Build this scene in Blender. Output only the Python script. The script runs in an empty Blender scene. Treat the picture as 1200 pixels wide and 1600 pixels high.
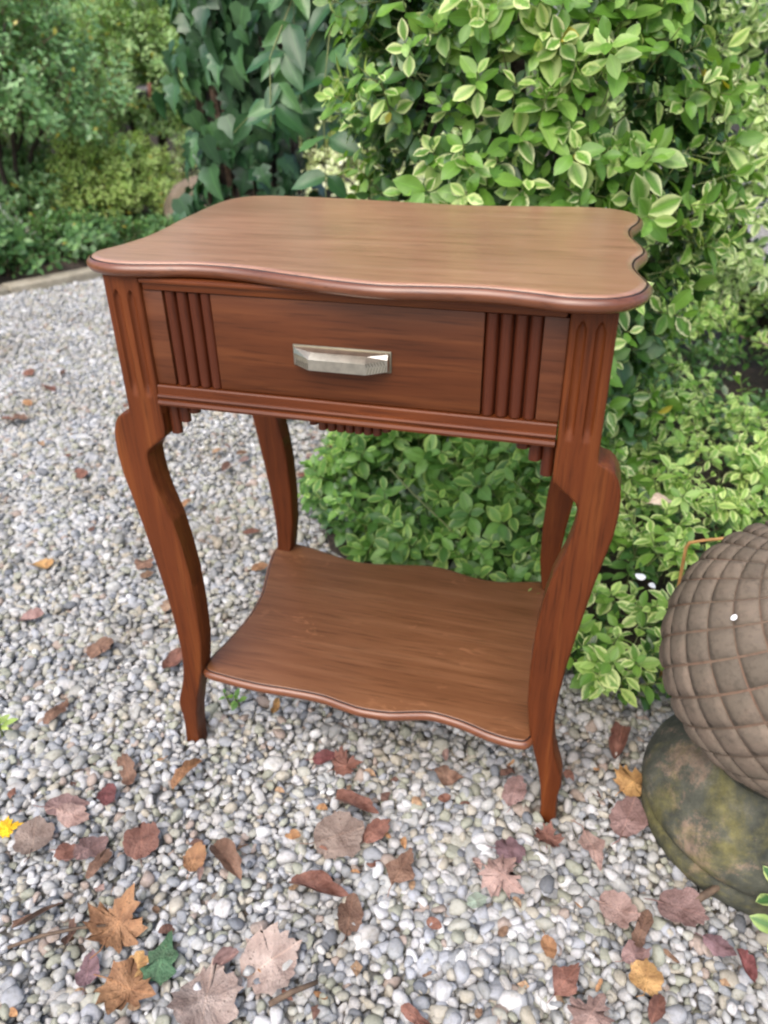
import bpy, bmesh, math, random
import numpy as np
from mathutils import Matrix, Vector

random.seed(7)
rng = np.random.default_rng(11)
SC = bpy.context.scene
COL = SC.collection

# ------------------------------------------------------------------ camera, sky, sun, exposure
CAM_F = Vector((-0.237578, 0.823067, -0.515866))
CAM_R = Vector((0.962812, 0.269866, -0.012843))
CAM_U = Vector((-0.128643, 0.499733, 0.856573))
CAM_C = Vector((0.260976, -0.926319, 0.951656))
FPX = 1193.54
cam_d = bpy.data.cameras.new('camera')
cam = bpy.data.objects.new('camera', cam_d)
COL.objects.link(cam)
cam.matrix_world = Matrix(((CAM_R.x, CAM_U.x, -CAM_F.x, CAM_C.x), (CAM_R.y, CAM_U.y, -CAM_F.y, CAM_C.y),
                           (CAM_R.z, CAM_U.z, -CAM_F.z, CAM_C.z), (0, 0, 0, 1)))
cam_d.sensor_fit = 'VERTICAL'
cam_d.sensor_height = 24.0
cam_d.lens = 24.0 * FPX / 1600.0
cam_d.clip_start = 0.05
cam_d.clip_end = 200.0
cam_d.dof.use_dof = True
cam_d.dof.focus_distance = 0.92
cam_d.dof.aperture_fstop = 3.3
SC.camera = cam

SUN_EL, SUN_AZ = math.radians(54), math.radians(192)       # azimuth measured from +y, clockwise
world = bpy.data.worlds.new('World')
SC.world = world
world.use_nodes = True
wt = world.node_tree
for n in list(wt.nodes): wt.nodes.remove(n)
sky = wt.nodes.new('ShaderNodeTexSky')
sky.sky_type = 'NISHITA'
sky.sun_disc = False
sky.sun_elevation = SUN_EL
sky.sun_rotation = SUN_AZ
sky.air_density = 1.0
sky.dust_density = 4.0
sky.ozone_density = 0.6
bg = wt.nodes.new('ShaderNodeBackground')
bg.inputs['Strength'].default_value = 0.15
wo = wt.nodes.new('ShaderNodeOutputWorld')
wt.links.new(sky.outputs[0], bg.inputs[0]); wt.links.new(bg.outputs[0], wo.inputs[0])

sun_d = bpy.data.lights.new('sun', 'SUN')
sun_d.energy = 1.5
sun_d.angle = math.radians(70)
sun_d.color = (1.0, 0.975, 0.945)
sun = bpy.data.objects.new('sun', sun_d)
COL.objects.link(sun)
sd = Vector((math.sin(SUN_AZ) * math.cos(SUN_EL), math.cos(SUN_AZ) * math.cos(SUN_EL), math.sin(SUN_EL)))
sun.rotation_euler = sd.to_track_quat('Z', 'Y').to_euler()
sun.location = sd * 20

vs = SC.view_settings
vs.view_transform = 'Standard'
vs.look = 'None'
vs.gamma = 1.0
vs.use_curve_mapping = False
vs.exposure = 1.0
SC.render.engine = 'CYCLES'
SC.cycles.filter_width = 2.3
SC.cycles.max_bounces = 8

# ------------------------------------------------------------------ helpers
def thing(name, label, cat, loc=(0, 0, 0), group=None):
    o = bpy.data.objects.new(name, None)
    o.empty_display_size = 0.05
    COL.objects.link(o)
    o.location = loc
    o['label'] = label; o['category'] = cat
    if group: o['group'] = group
    return o

def tag(o, label, cat, group=None):
    o['label'] = label; o['category'] = cat
    if group: o['group'] = group
    return o

def link(name, me, parent=None, loc=None, smooth=None):
    o = bpy.data.objects.new(name, me)
    COL.objects.link(o)
    if parent is not None: o.parent = parent
    if loc is not None: o.location = loc
    return o

def mesh(name, V, F, mat, smooth=False, auto=None):
    me = bpy.data.meshes.new(name)
    me.from_pydata([tuple(v) for v in V], [], [tuple(f) for f in F])
    me.materials.append(mat)
    me.update()
    if smooth:
        me.polygons.foreach_set('use_smooth', [True] * len(me.polygons))
        if auto is not None: me.set_sharp_from_angle(angle=math.radians(auto))
    return me

def bm_mesh(name, bm, mat, smooth=False, auto=None):
    bmesh.ops.recalc_face_normals(bm, faces=bm.faces)
    me = bpy.data.meshes.new(name)
    bm.to_mesh(me); bm.free()
    me.materials.append(mat)
    if smooth:
        me.polygons.foreach_set('use_smooth', [True] * len(me.polygons))
        if auto is not None: me.set_sharp_from_angle(angle=math.radians(auto))
    return me

def add_box(bm, x0, x1, y0, y1, z0, z1, bev=0.0):
    r = bmesh.ops.create_cube(bm, size=1.0)
    vs_ = r['verts']
    for v in vs_:
        v.co = Vector(((x0 + x1) / 2 + v.co.x * (x1 - x0), (y0 + y1) / 2 + v.co.y * (y1 - y0), (z0 + z1) / 2 + v.co.z * (z1 - z0)))
    if bev > 0:
        es = set()
        for v in vs_: es.update(v.link_edges)
        bmesh.ops.bevel(bm, geom=list(es), offset=bev, segments=2, affect='EDGES', profile=0.5)

def tube(pts, rad, n=7):
    """swept tube; rad a list; returns V, F"""
    V, F = [], []
    pts = [Vector(p) for p in pts]
    for i, p in enumerate(pts):
        t = (pts[min(i + 1, len(pts) - 1)] - pts[max(i - 1, 0)]).normalized()
        a = t.orthogonal().normalized(); b = t.cross(a)
        if i:
            a = (pa - t * pa.dot(t)).normalized(); b = t.cross(a)
        pa = a
        for k in range(n):
            q = 2 * math.pi * k / n
            V.append(p + (a * math.cos(q) + b * math.sin(q)) * rad[i])
        if i:
            for k in range(n):
                F.append(((i - 1) * n + k, (i - 1) * n + (k + 1) % n, i * n + (k + 1) % n, i * n + k))
    F.append(tuple(range(n - 1, -1, -1))); F.append(tuple((len(pts) - 1) * n + k for k in range(n)))
    return V, F

def merge(parts):
    V, F = [], []
    for v, f in parts:
        o = len(V); V += list(v); F += [tuple(i + o for i in q) for q in f]
    return V, F

# smooth pseudo-noise on numpy arrays
class Noise:
    def __init__(s, seed, n=14, f0=1.0, f1=4.0):
        r = np.random.default_rng(seed)
        d = r.normal(size=(n, 3)); d /= np.linalg.norm(d, axis=1)[:, None]
        s.k = d * r.uniform(f0, f1, n)[:, None] * 2 * math.pi
        s.p = r.uniform(0, 2 * math.pi, n)
        s.n = n
    def __call__(s, P):
        return np.sin(np.asarray(P) @ s.k.T + s.p).sum(-1) / math.sqrt(s.n)

# ------------------------------------------------------------------ materials
def new_mat(name):
    m = bpy.data.materials.new(name); m.use_nodes = True
    nt = m.node_tree
    for n in list(nt.nodes): nt.nodes.remove(n)
    out = nt.nodes.new('ShaderNodeOutputMaterial')
    b = nt.nodes.new('ShaderNodeBsdfPrincipled')
    nt.links.new(b.outputs[0], out.inputs[0])
    return m, nt, b, out

def N(nt, t, **kw):
    n = nt.nodes.new(t)
    for k, v in kw.items():
        if k in n.inputs.keys() if isinstance(k, str) else False: n.inputs[k].default_value = v
        else: setattr(n, k, v)
    return n

def ramp(nt, fac, stops, interp='LINEAR'):
    r = nt.nodes.new('ShaderNodeValToRGB')
    cr = r.color_ramp
    cr.interpolation = interp
    while len(cr.elements) > 1: cr.elements.remove(cr.elements[-1])
    cr.elements[0].position = stops[0][0]; cr.elements[0].color = (*stops[0][1], 1)
    for p, c in stops[1:]:
        e = cr.elements.new(p); e.color = (*c, 1)
    nt.links.new(fac, r.inputs[0])
    return r.outputs[0]

def mixc(nt, fac, a, b, mode='MIX'):
    m = nt.nodes.new('ShaderNodeMix'); m.data_type = 'RGBA'; m.blend_type = mode
    for s, i in ((fac, 0), (a, 6), (b, 7)):
        if isinstance(s, (int, float)): m.inputs[i].default_value = s
        elif isinstance(s, tuple): m.inputs[i].default_value = (*s, 1)
        else: nt.links.new(s, m.inputs[i])
    return m.outputs[2]

def math_n(nt, op, a, b=None, c=None, clamp=False):
    m = nt.nodes.new('ShaderNodeMath'); m.operation = op; m.use_clamp = clamp
    for i, s in enumerate((a, b, c)):
        if s is None: continue
        if isinstance(s, (int, float)): m.inputs[i].default_value = s
        else: nt.links.new(s, m.inputs[i])
    return m.outputs[0]

def noise(nt, vec, scale, detail=4, rough=0.55, dist=0.0):
    n = nt.nodes.new('ShaderNodeTexNoise')
    n.inputs['Scale'].default_value = scale; n.inputs['Detail'].default_value = detail
    n.inputs['Roughness'].default_value = rough; n.inputs['Distortion'].default_value = dist
    if vec is not None: nt.links.new(vec, n.inputs['Vector'])
    return n.outputs['Fac']

def mapping(nt, vec, scale=(1, 1, 1), rot=(0, 0, 0), loc=(0, 0, 0)):
    m = nt.nodes.new('ShaderNodeMapping')
    m.inputs['Scale'].default_value = scale; m.inputs['Rotation'].default_value = rot; m.inputs['Location'].default_value = loc
    nt.links.new(vec, m.inputs['Vector'])
    return m.outputs[0]

def bump(nt, h, strength, dist, bsdf):
    b = nt.nodes.new('ShaderNodeBump')
    b.inputs['Strength'].default_value = strength; b.inputs['Distance'].default_value = dist
    nt.links.new(h, b.inputs['Height']); nt.links.new(b.outputs[0], bsdf.inputs['Normal'])

def wood(name, axis, dark, mid, light, rough=0.42, fleck=0.0, coat=0.0, spec=0.3):
    m, nt, b, out = new_mat(name)
    tc = nt.nodes.new('ShaderNodeTexCoord').outputs['Object']
    sc = {'x': (2.2, 34, 34), 'z': (34, 34, 2.2), 'y': (34, 2.2, 34)}[axis]
    fi = {'x': (14, 330, 330), 'z': (330, 330, 14), 'y': (330, 14, 330)}[axis]
    v1 = mapping(nt, tc, sc); v2 = mapping(nt, tc, fi)
    g1 = noise(nt, v1, 1.6, 5, 0.55, 0.6)
    g2 = noise(nt, v2, 1.0, 3, 0.6)
    g3 = noise(nt, tc, 5.5, 3, 0.5)
    c1 = ramp(nt, g1, [(0.25, dark), (0.5, mid), (0.75, light)])
    pores = ramp(nt, g2, [(0.32, (0.66, 0.63, 0.60)), (0.46, (1, 1, 1)), (0.8, (1.10, 1.09, 1.08))])
    c2 = mixc(nt, 1.0, c1, pores, 'MULTIPLY')
    patch = ramp(nt, g3, [(0.3, (0.88, 0.86, 0.85)), (0.7, (1.10, 1.09, 1.06))])
    c3 = mixc(nt, 1.0, c2, patch, 'MULTIPLY')
    if fleck > 0:
        v4 = mapping(nt, tc, (26, 60, 60) if axis != 'z' else (60, 60, 26), (0, 0, 0.5))
        fl = noise(nt, v4, 1.0, 2, 0.5, 1.5)
        area = noise(nt, tc, 7.0, 2, 0.5)
        f = math_n(nt, 'MULTIPLY', ramp(nt, fl, [(0.6, (0, 0, 0)), (0.68, (1, 1, 1))]), ramp(nt, area, [(0.48, (0, 0, 0)), (0.66, (1, 1, 1))]))
        f = math_n(nt, 'MULTIPLY', f, fleck)
        c3 = mixc(nt, f, c3, tuple(min(1, x * 1.9) for x in light))
    nt.links.new(c3, b.inputs['Base Color'])
    rr = nt.nodes.new('ShaderNodeMapRange'); nt.links.new(g3, rr.inputs[0])
    rr.inputs[3].default_value = rough - 0.07; rr.inputs[4].default_value = rough + 0.1
    nt.links.new(rr.outputs[0], b.inputs['Roughness'])
    b.inputs['Coat Weight'].default_value = coat
    b.inputs['Specular IOR Level'].default_value = spec
    b.inputs['Coat Roughness'].default_value = 0.22
    h = math_n(nt, 'ADD', math_n(nt, 'MULTIPLY', g2, 0.5), g1)
    bump(nt, h, 0.12, 0.002, b)
    return m

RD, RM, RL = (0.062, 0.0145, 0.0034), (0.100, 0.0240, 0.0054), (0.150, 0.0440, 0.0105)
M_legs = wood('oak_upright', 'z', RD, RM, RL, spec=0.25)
M_rail = wood('oak_rail', 'x', RD, RM, RL, rough=0.38)
M_drawer = wood('oak_drawer', 'x', (0.056, 0.0155, 0.0046), (0.083, 0.0238, 0.0072), (0.120, 0.038, 0.0120), spec=0.28)
M_block = wood('oak_block', 'x', (0.060, 0.0175, 0.0064), (0.090, 0.0275, 0.0105), (0.125, 0.042, 0.0165))
M_reed = wood('oak_reed', 'z', (0.050, 0.0115, 0.0046), (0.072, 0.0175, 0.0070), (0.095, 0.026, 0.0102), rough=0.34)
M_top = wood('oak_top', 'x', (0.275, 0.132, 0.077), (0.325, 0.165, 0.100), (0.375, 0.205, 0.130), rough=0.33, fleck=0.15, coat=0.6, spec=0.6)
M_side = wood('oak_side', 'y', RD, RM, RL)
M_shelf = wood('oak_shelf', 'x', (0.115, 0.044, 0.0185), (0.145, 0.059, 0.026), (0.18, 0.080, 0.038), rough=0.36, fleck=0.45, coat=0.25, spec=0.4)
M_edge = wood('oak_edge', 'x', (0.105, 0.033, 0.013), (0.135, 0.045, 0.019), (0.17, 0.063, 0.028), rough=0.28, coat=0.35, spec=0.5)

M_line = None
def metal(name, c, rough):
    m, nt, b, out = new_mat(name)
    tc = nt.nodes.new('ShaderNodeTexCoord').outputs['Object']
    n = noise(nt, tc, 90, 4, 0.6)
    col = ramp(nt, n, [(0.3, tuple(x * 0.78 for x in c)), (0.6, c)])
    nt.links.new(col, b.inputs['Base Color'])
    b.inputs['Metallic'].default_value = 1.0
    b.inputs['Roughness'].default_value = rough
    bump(nt, noise(nt, tc, 300, 2), 0.1, 0.001, b)
    return m
M_metal = metal('aged_nickel', (0.60, 0.57, 0.49), 0.32)
M_metal_dark = metal('tarnished_nickel', (0.30, 0.275, 0.21), 0.42)

def leaf_mat(name, greens, margin=None, margin_share=0.5, margin_w=0.45, rough=0.38, trans=0.22, spec=0.5, vein=(1.25, 1.3, 1.15), yellow=0.0):
    """greens: three tones; margin: cream edge colour (or None). UV: u 0..1 across the blade, v along it."""
    m, nt, b, out = new_mat(name)
    at = nt.nodes.new('ShaderNodeAttribute'); at.attribute_name = 'rnd'
    oi = nt.nodes.new('ShaderNodeObjectInfo')
    rnd = math_n(nt, 'FRACT', math_n(nt, 'ADD', at.outputs['Fac'], oi.outputs['Random']))
    rnd2 = math_n(nt, 'FRACT', math_n(nt, 'MULTIPLY', rnd, 7.31))
    uv = nt.nodes.new('ShaderNodeUVMap'); uv.uv_map = 'UVMap'
    sx = nt.nodes.new('ShaderNodeSeparateXYZ'); nt.links.new(uv.outputs[0], sx.inputs[0])
    au = math_n(nt, 'ABSOLUTE', math_n(nt, 'MULTIPLY_ADD', sx.outputs[0], 2.0, -1.0))
    tc = nt.nodes.new('ShaderNodeTexCoord').outputs['Object']
    n1 = noise(nt, tc, 120, 3, 0.6)
    col = ramp(nt, rnd2, [(0.0, greens[0]), (0.5, greens[1]), (1.0, greens[2])])
    mot = ramp(nt, n1, [(0.3, (0.8, 0.82, 0.8)), (0.7, (1.15, 1.15, 1.1))])
    col = mixc(nt, 1.0, col, mot, 'MULTIPLY')
    # lighter midrib and faint side veins
    rib = ramp(nt, au, [(0.0, vein), (0.10, (1, 1, 1))])
    col = mixc(nt, 1.0, col, rib, 'MULTIPLY')
    if margin is not None:
        e = math_n(nt, 'ADD', au, math_n(nt, 'MULTIPLY_ADD', n1, 1.3, -0.65))
        vend = math_n(nt, 'MULTIPLY', math_n(nt, 'GREATER_THAN', sx.outputs[1], 0.9), 0.15)
        e = math_n(nt, 'ADD', e, vend)
        mr = nt.nodes.new('ShaderNodeMapRange'); mr.interpolation_type = 'SMOOTHSTEP'
        nt.links.new(e, mr.inputs[0]); w_ = math_n(nt, 'MULTIPLY_ADD', rnd2, -0.45, 1 - margin_w + 0.18)
        nt.links.new(math_n(nt, 'SUBTRACT', w_, 0.30), mr.inputs[1]); nt.links.new(math_n(nt, 'ADD', w_, 0.26), mr.inputs[2])
        on = nt.nodes.new('ShaderNodeMapRange'); nt.links.new(rnd, on.inputs[0])
        on.inputs[1].default_value = 1 - margin_share - 0.1; on.inputs[2].default_value = 1 - margin_share + 0.25
        f = math_n(nt, 'MULTIPLY', mr.outputs[0], on.outputs[0])
        mcol = mixc(nt, rnd2, margin, tuple(x * y for x, y in zip(margin, (0.75, 0.92, 0.55))))
        col = mixc(nt, f, col, mcol)
    if yellow > 0:
        f = math_n(nt, 'GREATER_THAN', math_n(nt, 'FRACT', math_n(nt, 'MULTIPLY', rnd, 17.7)), 1 - yellow)
        col = mixc(nt, f, col, (0.42, 0.36, 0.05))
    nt.links.new(col, b.inputs['Base Color'])
    b.inputs['Roughness'].default_value = rough
    b.inputs['Specular IOR Level'].default_value = spec
    fine = noise(nt, tc, 260, 2)
    bump(nt, fine, 0.15, 0.002, b)
    tr = nt.nodes.new('ShaderNodeBsdfTranslucent')
    tcol = mixc(nt, 1.0, col, (1.3, 1.35, 0.6), 'MULTIPLY')
    nt.links.new(tcol, tr.inputs[0])
    mx = nt.nodes.new('ShaderNodeMixShader'); mx.inputs[0].default_value = trans
    nt.links.new(b.outputs[0], mx.inputs[1]); nt.links.new(tr.outputs[0], mx.inputs[2])
    nt.links.new(mx.outputs[0], out.inputs[0])
    return m

CREAM = (0.70, 0.70, 0.42)
ML_euo = leaf_mat('euonymus_leaf', [(0.080, 0.185, 0.026), (0.15, 0.30, 0.045), (0.24, 0.40, 0.095)], CREAM, 0.42, 0.40, 0.36, 0.33, yellow=0.008)
ML_old_shade = leaf_mat('old_shaded_leaf', [(0.030, 0.080, 0.020), (0.050, 0.125, 0.028), (0.085, 0.185, 0.040)], CREAM, 0.12, 0.25, 0.32, 0.22, spec=0.6)  # older inner leaves, coloured darker to carry the shade inside the plants
ML_low = leaf_mat('low_euonymus_leaf', [(0.070, 0.165, 0.036), (0.125, 0.265, 0.055), (0.21, 0.38, 0.085)], (0.45, 0.56, 0.19), 0.45, 0.28, 0.38, 0.30)
ML_cov = leaf_mat('groundcover_leaf', [(0.11, 0.24, 0.040), (0.20, 0.36, 0.065), (0.31, 0.48, 0.13)], (0.72, 0.76, 0.40), 0.62, 0.45, 0.38, 0.33)
ML_far = leaf_mat('pale_hedge_leaf', [(0.13, 0.25, 0.06), (0.25, 0.40, 0.12), (0.38, 0.52, 0.22)], (0.80, 0.82, 0.58), 0.80, 0.58, 0.38, 0.33)
ML_ivy = leaf_mat('ivy_leaf', [(0.018, 0.058, 0.024), (0.033, 0.092, 0.036), (0.066, 0.15, 0.058)], None, rough=0.30, trans=0.12, spec=0.55, vein=(1.5, 1.5, 1.3))
ML_climb = leaf_mat('climber_leaf', [(0.028, 0.085, 0.034), (0.048, 0.125, 0.048), (0.085, 0.19, 0.065)], None, rough=0.32, trans=0.2, spec=0.5, vein=(1.4, 1.4, 1.2))
ML_dark = leaf_mat('dark_shrub_leaf', [(0.115, 0.24, 0.09), (0.20, 0.37, 0.15), (0.33, 0.50, 0.25)], None, rough=0.33, spec=0.7, trans=0.33, yellow=0.03)
ML_edge = leaf_mat('edge_plant_leaf', [(0.05, 0.125, 0.04), (0.09, 0.20, 0.06), (0.16, 0.30, 0.09)], None, rough=0.4, trans=0.25, yellow=0.02)
ML_lime = leaf_mat('lime_bush_leaf', [(0.30, 0.44, 0.11), (0.44, 0.57, 0.18), (0.58, 0.68, 0.28)], None, rough=0.42, trans=0.36, yellow=0.03)
ML_mid = leaf_mat('mid_shrub_leaf', [(0.20, 0.34, 0.13), (0.30, 0.45, 0.19), (0.43, 0.56, 0.28)], None, rough=0.42, trans=0.36, yellow=0.02)
ML_wood = leaf_mat('woodland_leaf', [(0.08, 0.18, 0.03), (0.15, 0.29, 0.05), (0.24, 0.40, 0.08)], None, rough=0.45, trans=0.36, yellow=0.02)
ML_sun_painted = leaf_mat('sun_painted_leaf', [(0.50, 0.60, 0.32), (0.72, 0.76, 0.52), (0.86, 0.86, 0.74)], None, rough=0.4, trans=0.35)  # near-white leaf colour stands in for sunlight in the gap under the climber

def simple_noise_mat(name, stops, scale, rough=0.8, bmp=0.5, dist=0.004, detail=6):
    m, nt, b, out = new_mat(name)
    tc = nt.nodes.new('ShaderNodeTexCoord').outputs['Object']
    n = noise(nt, tc, scale, detail, 0.65)
    nt.links.new(ramp(nt, n, stops), b.inputs['Base Color'])
    b.inputs['Roughness'].default_value = rough
    bump(nt, noise(nt, tc, scale * 3, 5, 0.7), bmp, dist, b)
    return m
M_line = simple_noise_mat('dark_polish_line', [(0.3, (0.012, 0.006, 0.006)), (0.7, (0.035, 0.016, 0.012))], 60, 0.5, 0.1)
M_bark = simple_noise_mat('bark', [(0.3, (0.018, 0.013, 0.010)), (0.7, (0.075, 0.055, 0.042))], 18, 0.9, 0.9, 0.02)
M_stem = simple_noise_mat('green_stem', [(0.3, (0.10, 0.13, 0.045)), (0.7, (0.20, 0.22, 0.08))], 60, 0.6, 0.2)
M_twig = simple_noise_mat('brown_twig', [(0.3, (0.06, 0.038, 0.025)), (0.7, (0.17, 0.115, 0.075))], 60, 0.8, 0.3)
M_straw = simple_noise_mat('dry_stalk', [(0.3, (0.32, 0.16, 0.05)), (0.7, (0.50, 0.28, 0.10))], 60, 0.6, 0.2)
M_litter = simple_noise_mat('soil', [(0.3, (0.02, 0.014, 0.010)), (0.55, (0.05, 0.035, 0.025)), (0.8, (0.10, 0.065, 0.04))], 26, 0.95, 0.9, 0.02)
M_kerb = simple_noise_mat('kerb_stone', [(0.3, (0.16, 0.14, 0.10)), (0.55, (0.28, 0.25, 0.19)), (0.8, (0.36, 0.33, 0.26))], 14, 0.9, 0.6, 0.01)
M_boulder = simple_noise_mat('mossy_boulder', [(0.3, (0.07, 0.06, 0.03)), (0.5, (0.15, 0.115, 0.08)), (0.75, (0.25, 0.19, 0.145))], 9, 0.92, 0.8, 0.02)
M_blackpot = simple_noise_mat('black_plastic', [(0.3, (0.008, 0.008, 0.010)), (0.7, (0.02, 0.02, 0.024))], 20, 0.45, 0.1)
M_rust = simple_noise_mat('rust_orange', [(0.3, (0.10, 0.036, 0.02)), (0.7, (0.17, 0.065, 0.035))], 20, 0.8, 0.2)
M_petal = simple_noise_mat('white_petal', [(0.3, (0.72, 0.72, 0.75)), (0.7, (0.85, 0.85, 0.86))], 60, 0.6, 0.1)
M_fluff = simple_noise_mat('pale_fluff', [(0.3, (0.42, 0.44, 0.38)), (0.7, (0.62, 0.64, 0.56))], 60, 0.9, 0.1)

def pebble_mat():
    m, nt, b, out = new_mat('pebble')
    oi = nt.nodes.new('ShaderNodeObjectInfo')
    tc = nt.nodes.new('ShaderNodeTexCoord').outputs['Object']
    r = oi.outputs['Random']
    c = ramp(nt, r, [(0.0, (0.376, 0.381, 0.381)), (0.13, (0.287, 0.297, 0.309)), (0.22, (0.426, 0.427, 0.439)), (0.33, (0.347, 0.346, 0.309)),
                     (0.42, (0.248, 0.261, 0.284)), (0.50, (0.465, 0.467, 0.484)), (0.57, (0.337, 0.351, 0.387)), (0.67, (0.386, 0.361, 0.309)),
                     (0.74, (0.287, 0.297, 0.247)), (0.83, (0.426, 0.421, 0.427)), (0.90, (0.337, 0.277, 0.247)), (0.935, (0.158, 0.171, 0.196)), (0.965, (0.554, 0.562, 0.577))], 'CONSTANT')
    wv = nt.nodes.new('ShaderNodeVectorMath'); wv.operation = 'ADD'
    nt.links.new(tc, wv.inputs[0])
    cb = nt.nodes.new('ShaderNodeCombineXYZ'); nt.links.new(math_n(nt, 'MULTIPLY', r, 37.0), cb.inputs[0]); nt.links.new(cb.outputs[0], wv.inputs[1])
    n = noise(nt, wv.outputs[0], 1.3, 5, 0.7)
    c2 = mixc(nt, 1.0, c, ramp(nt, n, [(0.3, (0.70, 0.68, 0.62)), (0.5, (0.98, 0.98, 0.97)), (0.75, (1.12, 1.12, 1.13))]), 'MULTIPLY')
    dirt = ramp(nt, noise(nt, wv.outputs[0], 3.5, 4, 0.7), [(0.58, (0, 0, 0)), (0.72, (1, 1, 1))])
    c3 = mixc(nt, math_n(nt, 'MULTIPLY', dirt, 0.32), c2, (0.15, 0.13, 0.09))
    patch = ramp(nt, noise(nt, oi.outputs['Location'], 4.5, 5, 0.7), [(0.42, (1.04, 1.04, 1.04)), (0.58, (0.86, 0.84, 0.80)), (0.70, (0.62, 0.57, 0.52))])
    c3 = mixc(nt, 1.0, c3, patch, 'MULTIPLY')
    nt.links.new(c3, b.inputs['Base Color'])
    b.inputs['Roughness'].default_value = 0.7
    b.inputs['Specular IOR Level'].default_value = 0.35
    bump(nt, noise(nt, wv.outputs[0], 5, 5, 0.7), 0.25, 0.15, b)
    return m
M_peb = pebble_mat()

def ground_mat():
    m, nt, b, out = new_mat('gravel_bed')
    tc = nt.nodes.new('ShaderNodeTexCoord').outputs['Object']
    v = nt.nodes.new('ShaderNodeTexVoronoi'); v.inputs['Scale'].default_value = 62; nt.links.new(tc, v.inputs['Vector'])
    h = nt.nodes.new('ShaderNodeSeparateColor'); nt.links.new(v.outputs['Color'], h.inputs[0])
    c = ramp(nt, h.outputs[0], [(0.0, (0.26, 0.26, 0.25)), (0.3, (0.36, 0.36, 0.35)), (0.55, (0.30, 0.28, 0.24)), (0.8, (0.44, 0.44, 0.43)), (0.93, (0.22, 0.18, 0.15))])
    gap = ramp(nt, v.outputs['Distance'], [(0.35, (1, 1, 1)), (0.75, (0.35, 0.32, 0.27))])
    c = mixc(nt, 1.0, c, gap, 'MULTIPLY')
    nt.links.new(c, b.inputs['Base Color'])
    b.inputs['Roughness'].default_value = 0.85
    inv = math_n(nt, 'SUBTRACT', 1.0, v.outputs['Distance'])
    bump(nt, inv, 0.8, 0.012, b)
    return m
M_ground = ground_mat()

def fallen_mat():
    m, nt, b, out = new_mat('fallen_leaf')
    oi = nt.nodes.new('ShaderNodeObjectInfo')
    tc = nt.nodes.new('ShaderNodeTexCoord').outputs['Object']
    n = noise(nt, tc, 5.5, 6, 0.7)
    c = mixc(nt, 1.0, oi.outputs['Color'], ramp(nt, n, [(0.28, (0.66, 0.62, 0.60)), (0.5, (1.0, 1.0, 1.0)), (0.72, (1.25, 1.22, 1.2))]), 'MULTIPLY')
    c = mixc(nt, 0.9, c, ramp(nt, noise(nt, tc, 2.2, 3, 0.6), [(0.35, (0.75, 0.66, 0.64)), (0.6, (1.25, 1.25, 1.25))]), 'MULTIPLY')
    sp = ramp(nt, noise(nt, tc, 17, 3, 0.6), [(0.62, (0, 0, 0)), (0.68, (1, 1, 1))])
    c = mixc(nt, math_n(nt, 'MULTIPLY', sp, 0.7), c, (0.05, 0.025, 0.015))
    uv = nt.nodes.new('ShaderNodeUVMap'); uv.uv_map = 'UVMap'
    sx = nt.nodes.new('ShaderNodeSeparateXYZ'); nt.links.new(uv.outputs[0], sx.inputs[0])
    nt.links.new(c, b.inputs['Base Color'])
    b.inputs['Roughness'].default_value = 0.6
    b.inputs['Specular IOR Level'].default_value = 0.35
    bump(nt, math_n(nt, 'ADD', math_n(nt, 'MULTIPLY', noise(nt, tc, 26, 3, 0.6), 0.4), noise(nt, tc, 6, 4, 0.55)), 0.35, 0.03, b)
    au = math_n(nt, 'ABSOLUTE', math_n(nt, 'MULTIPLY_ADD', sx.outputs[0], 2.0, -1.0))
    rib = ramp(nt, au, [(0.012, (1.25, 1.2, 1.15)), (0.035, (1, 1, 1))])
    nt.links.new(mixc(nt, 1.0, c, rib, 'MULTIPLY'), b.inputs['Base Color'])
    return m
M_fallen = fallen_mat()

def terracotta(name, base, light, moss, moss_amt):
    m, nt, b, out = new_mat(name)
    tc = nt.nodes.new('ShaderNodeTexCoord').outputs['Object']
    n = noise(nt, tc, 16, 6, 0.65)
    c = ramp(nt, n, [(0.3, tuple(x * 0.62 for x in base)), (0.5, base), (0.72, light)])
    pt = ramp(nt, noise(nt, tc, 7.0, 5, 0.7, 0.6), [(0.5 - moss_amt * 0.3, (0, 0, 0)), (0.60, (1, 1, 1))])
    mo = ramp(nt, noise(nt, tc, 11, 4, 0.6), [(0.35, moss[0]), (0.55, moss[1]), (0.72, moss[2])])
    c = mixc(nt, math_n(nt, 'MULTIPLY', pt, 0.85), c, mo)
    oi = nt.nodes.new('ShaderNodeObjectInfo')
    c = mixc(nt, 1.0, c, ramp(nt, oi.outputs['Random'], [(0.0, (0.84, 0.84, 0.83)), (1.0, (1.12, 1.10, 1.09))]), 'MULTIPLY')
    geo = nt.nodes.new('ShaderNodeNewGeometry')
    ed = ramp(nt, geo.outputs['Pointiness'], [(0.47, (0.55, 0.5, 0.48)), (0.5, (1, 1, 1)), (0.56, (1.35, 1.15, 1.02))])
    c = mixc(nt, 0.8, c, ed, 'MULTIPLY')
    sp = ramp(nt, noise(nt, tc, 140, 3, 0.6), [(0.3, (0.6, 0.6, 0.6)), (0.5, (1, 1, 1))])
    c = mixc(nt, 0.6, c, sp, 'MULTIPLY')
    nt.links.new(c, b.inputs['Base Color'])
    b.inputs['Roughness'].default_value = 0.9
    b.inputs['Specular IOR Level'].default_value = 0.2
    bump(nt, noise(nt, tc, 170, 5, 0.7), 0.35, 0.003, b)
    return m
M_fin = terracotta('weathered_terracotta', (0.275, 0.225, 0.18), (0.40, 0.31, 0.245), ((0.155, 0.14, 0.115), (0.225, 0.20, 0.16), (0.28, 0.25, 0.20)), 0.6)
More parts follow.
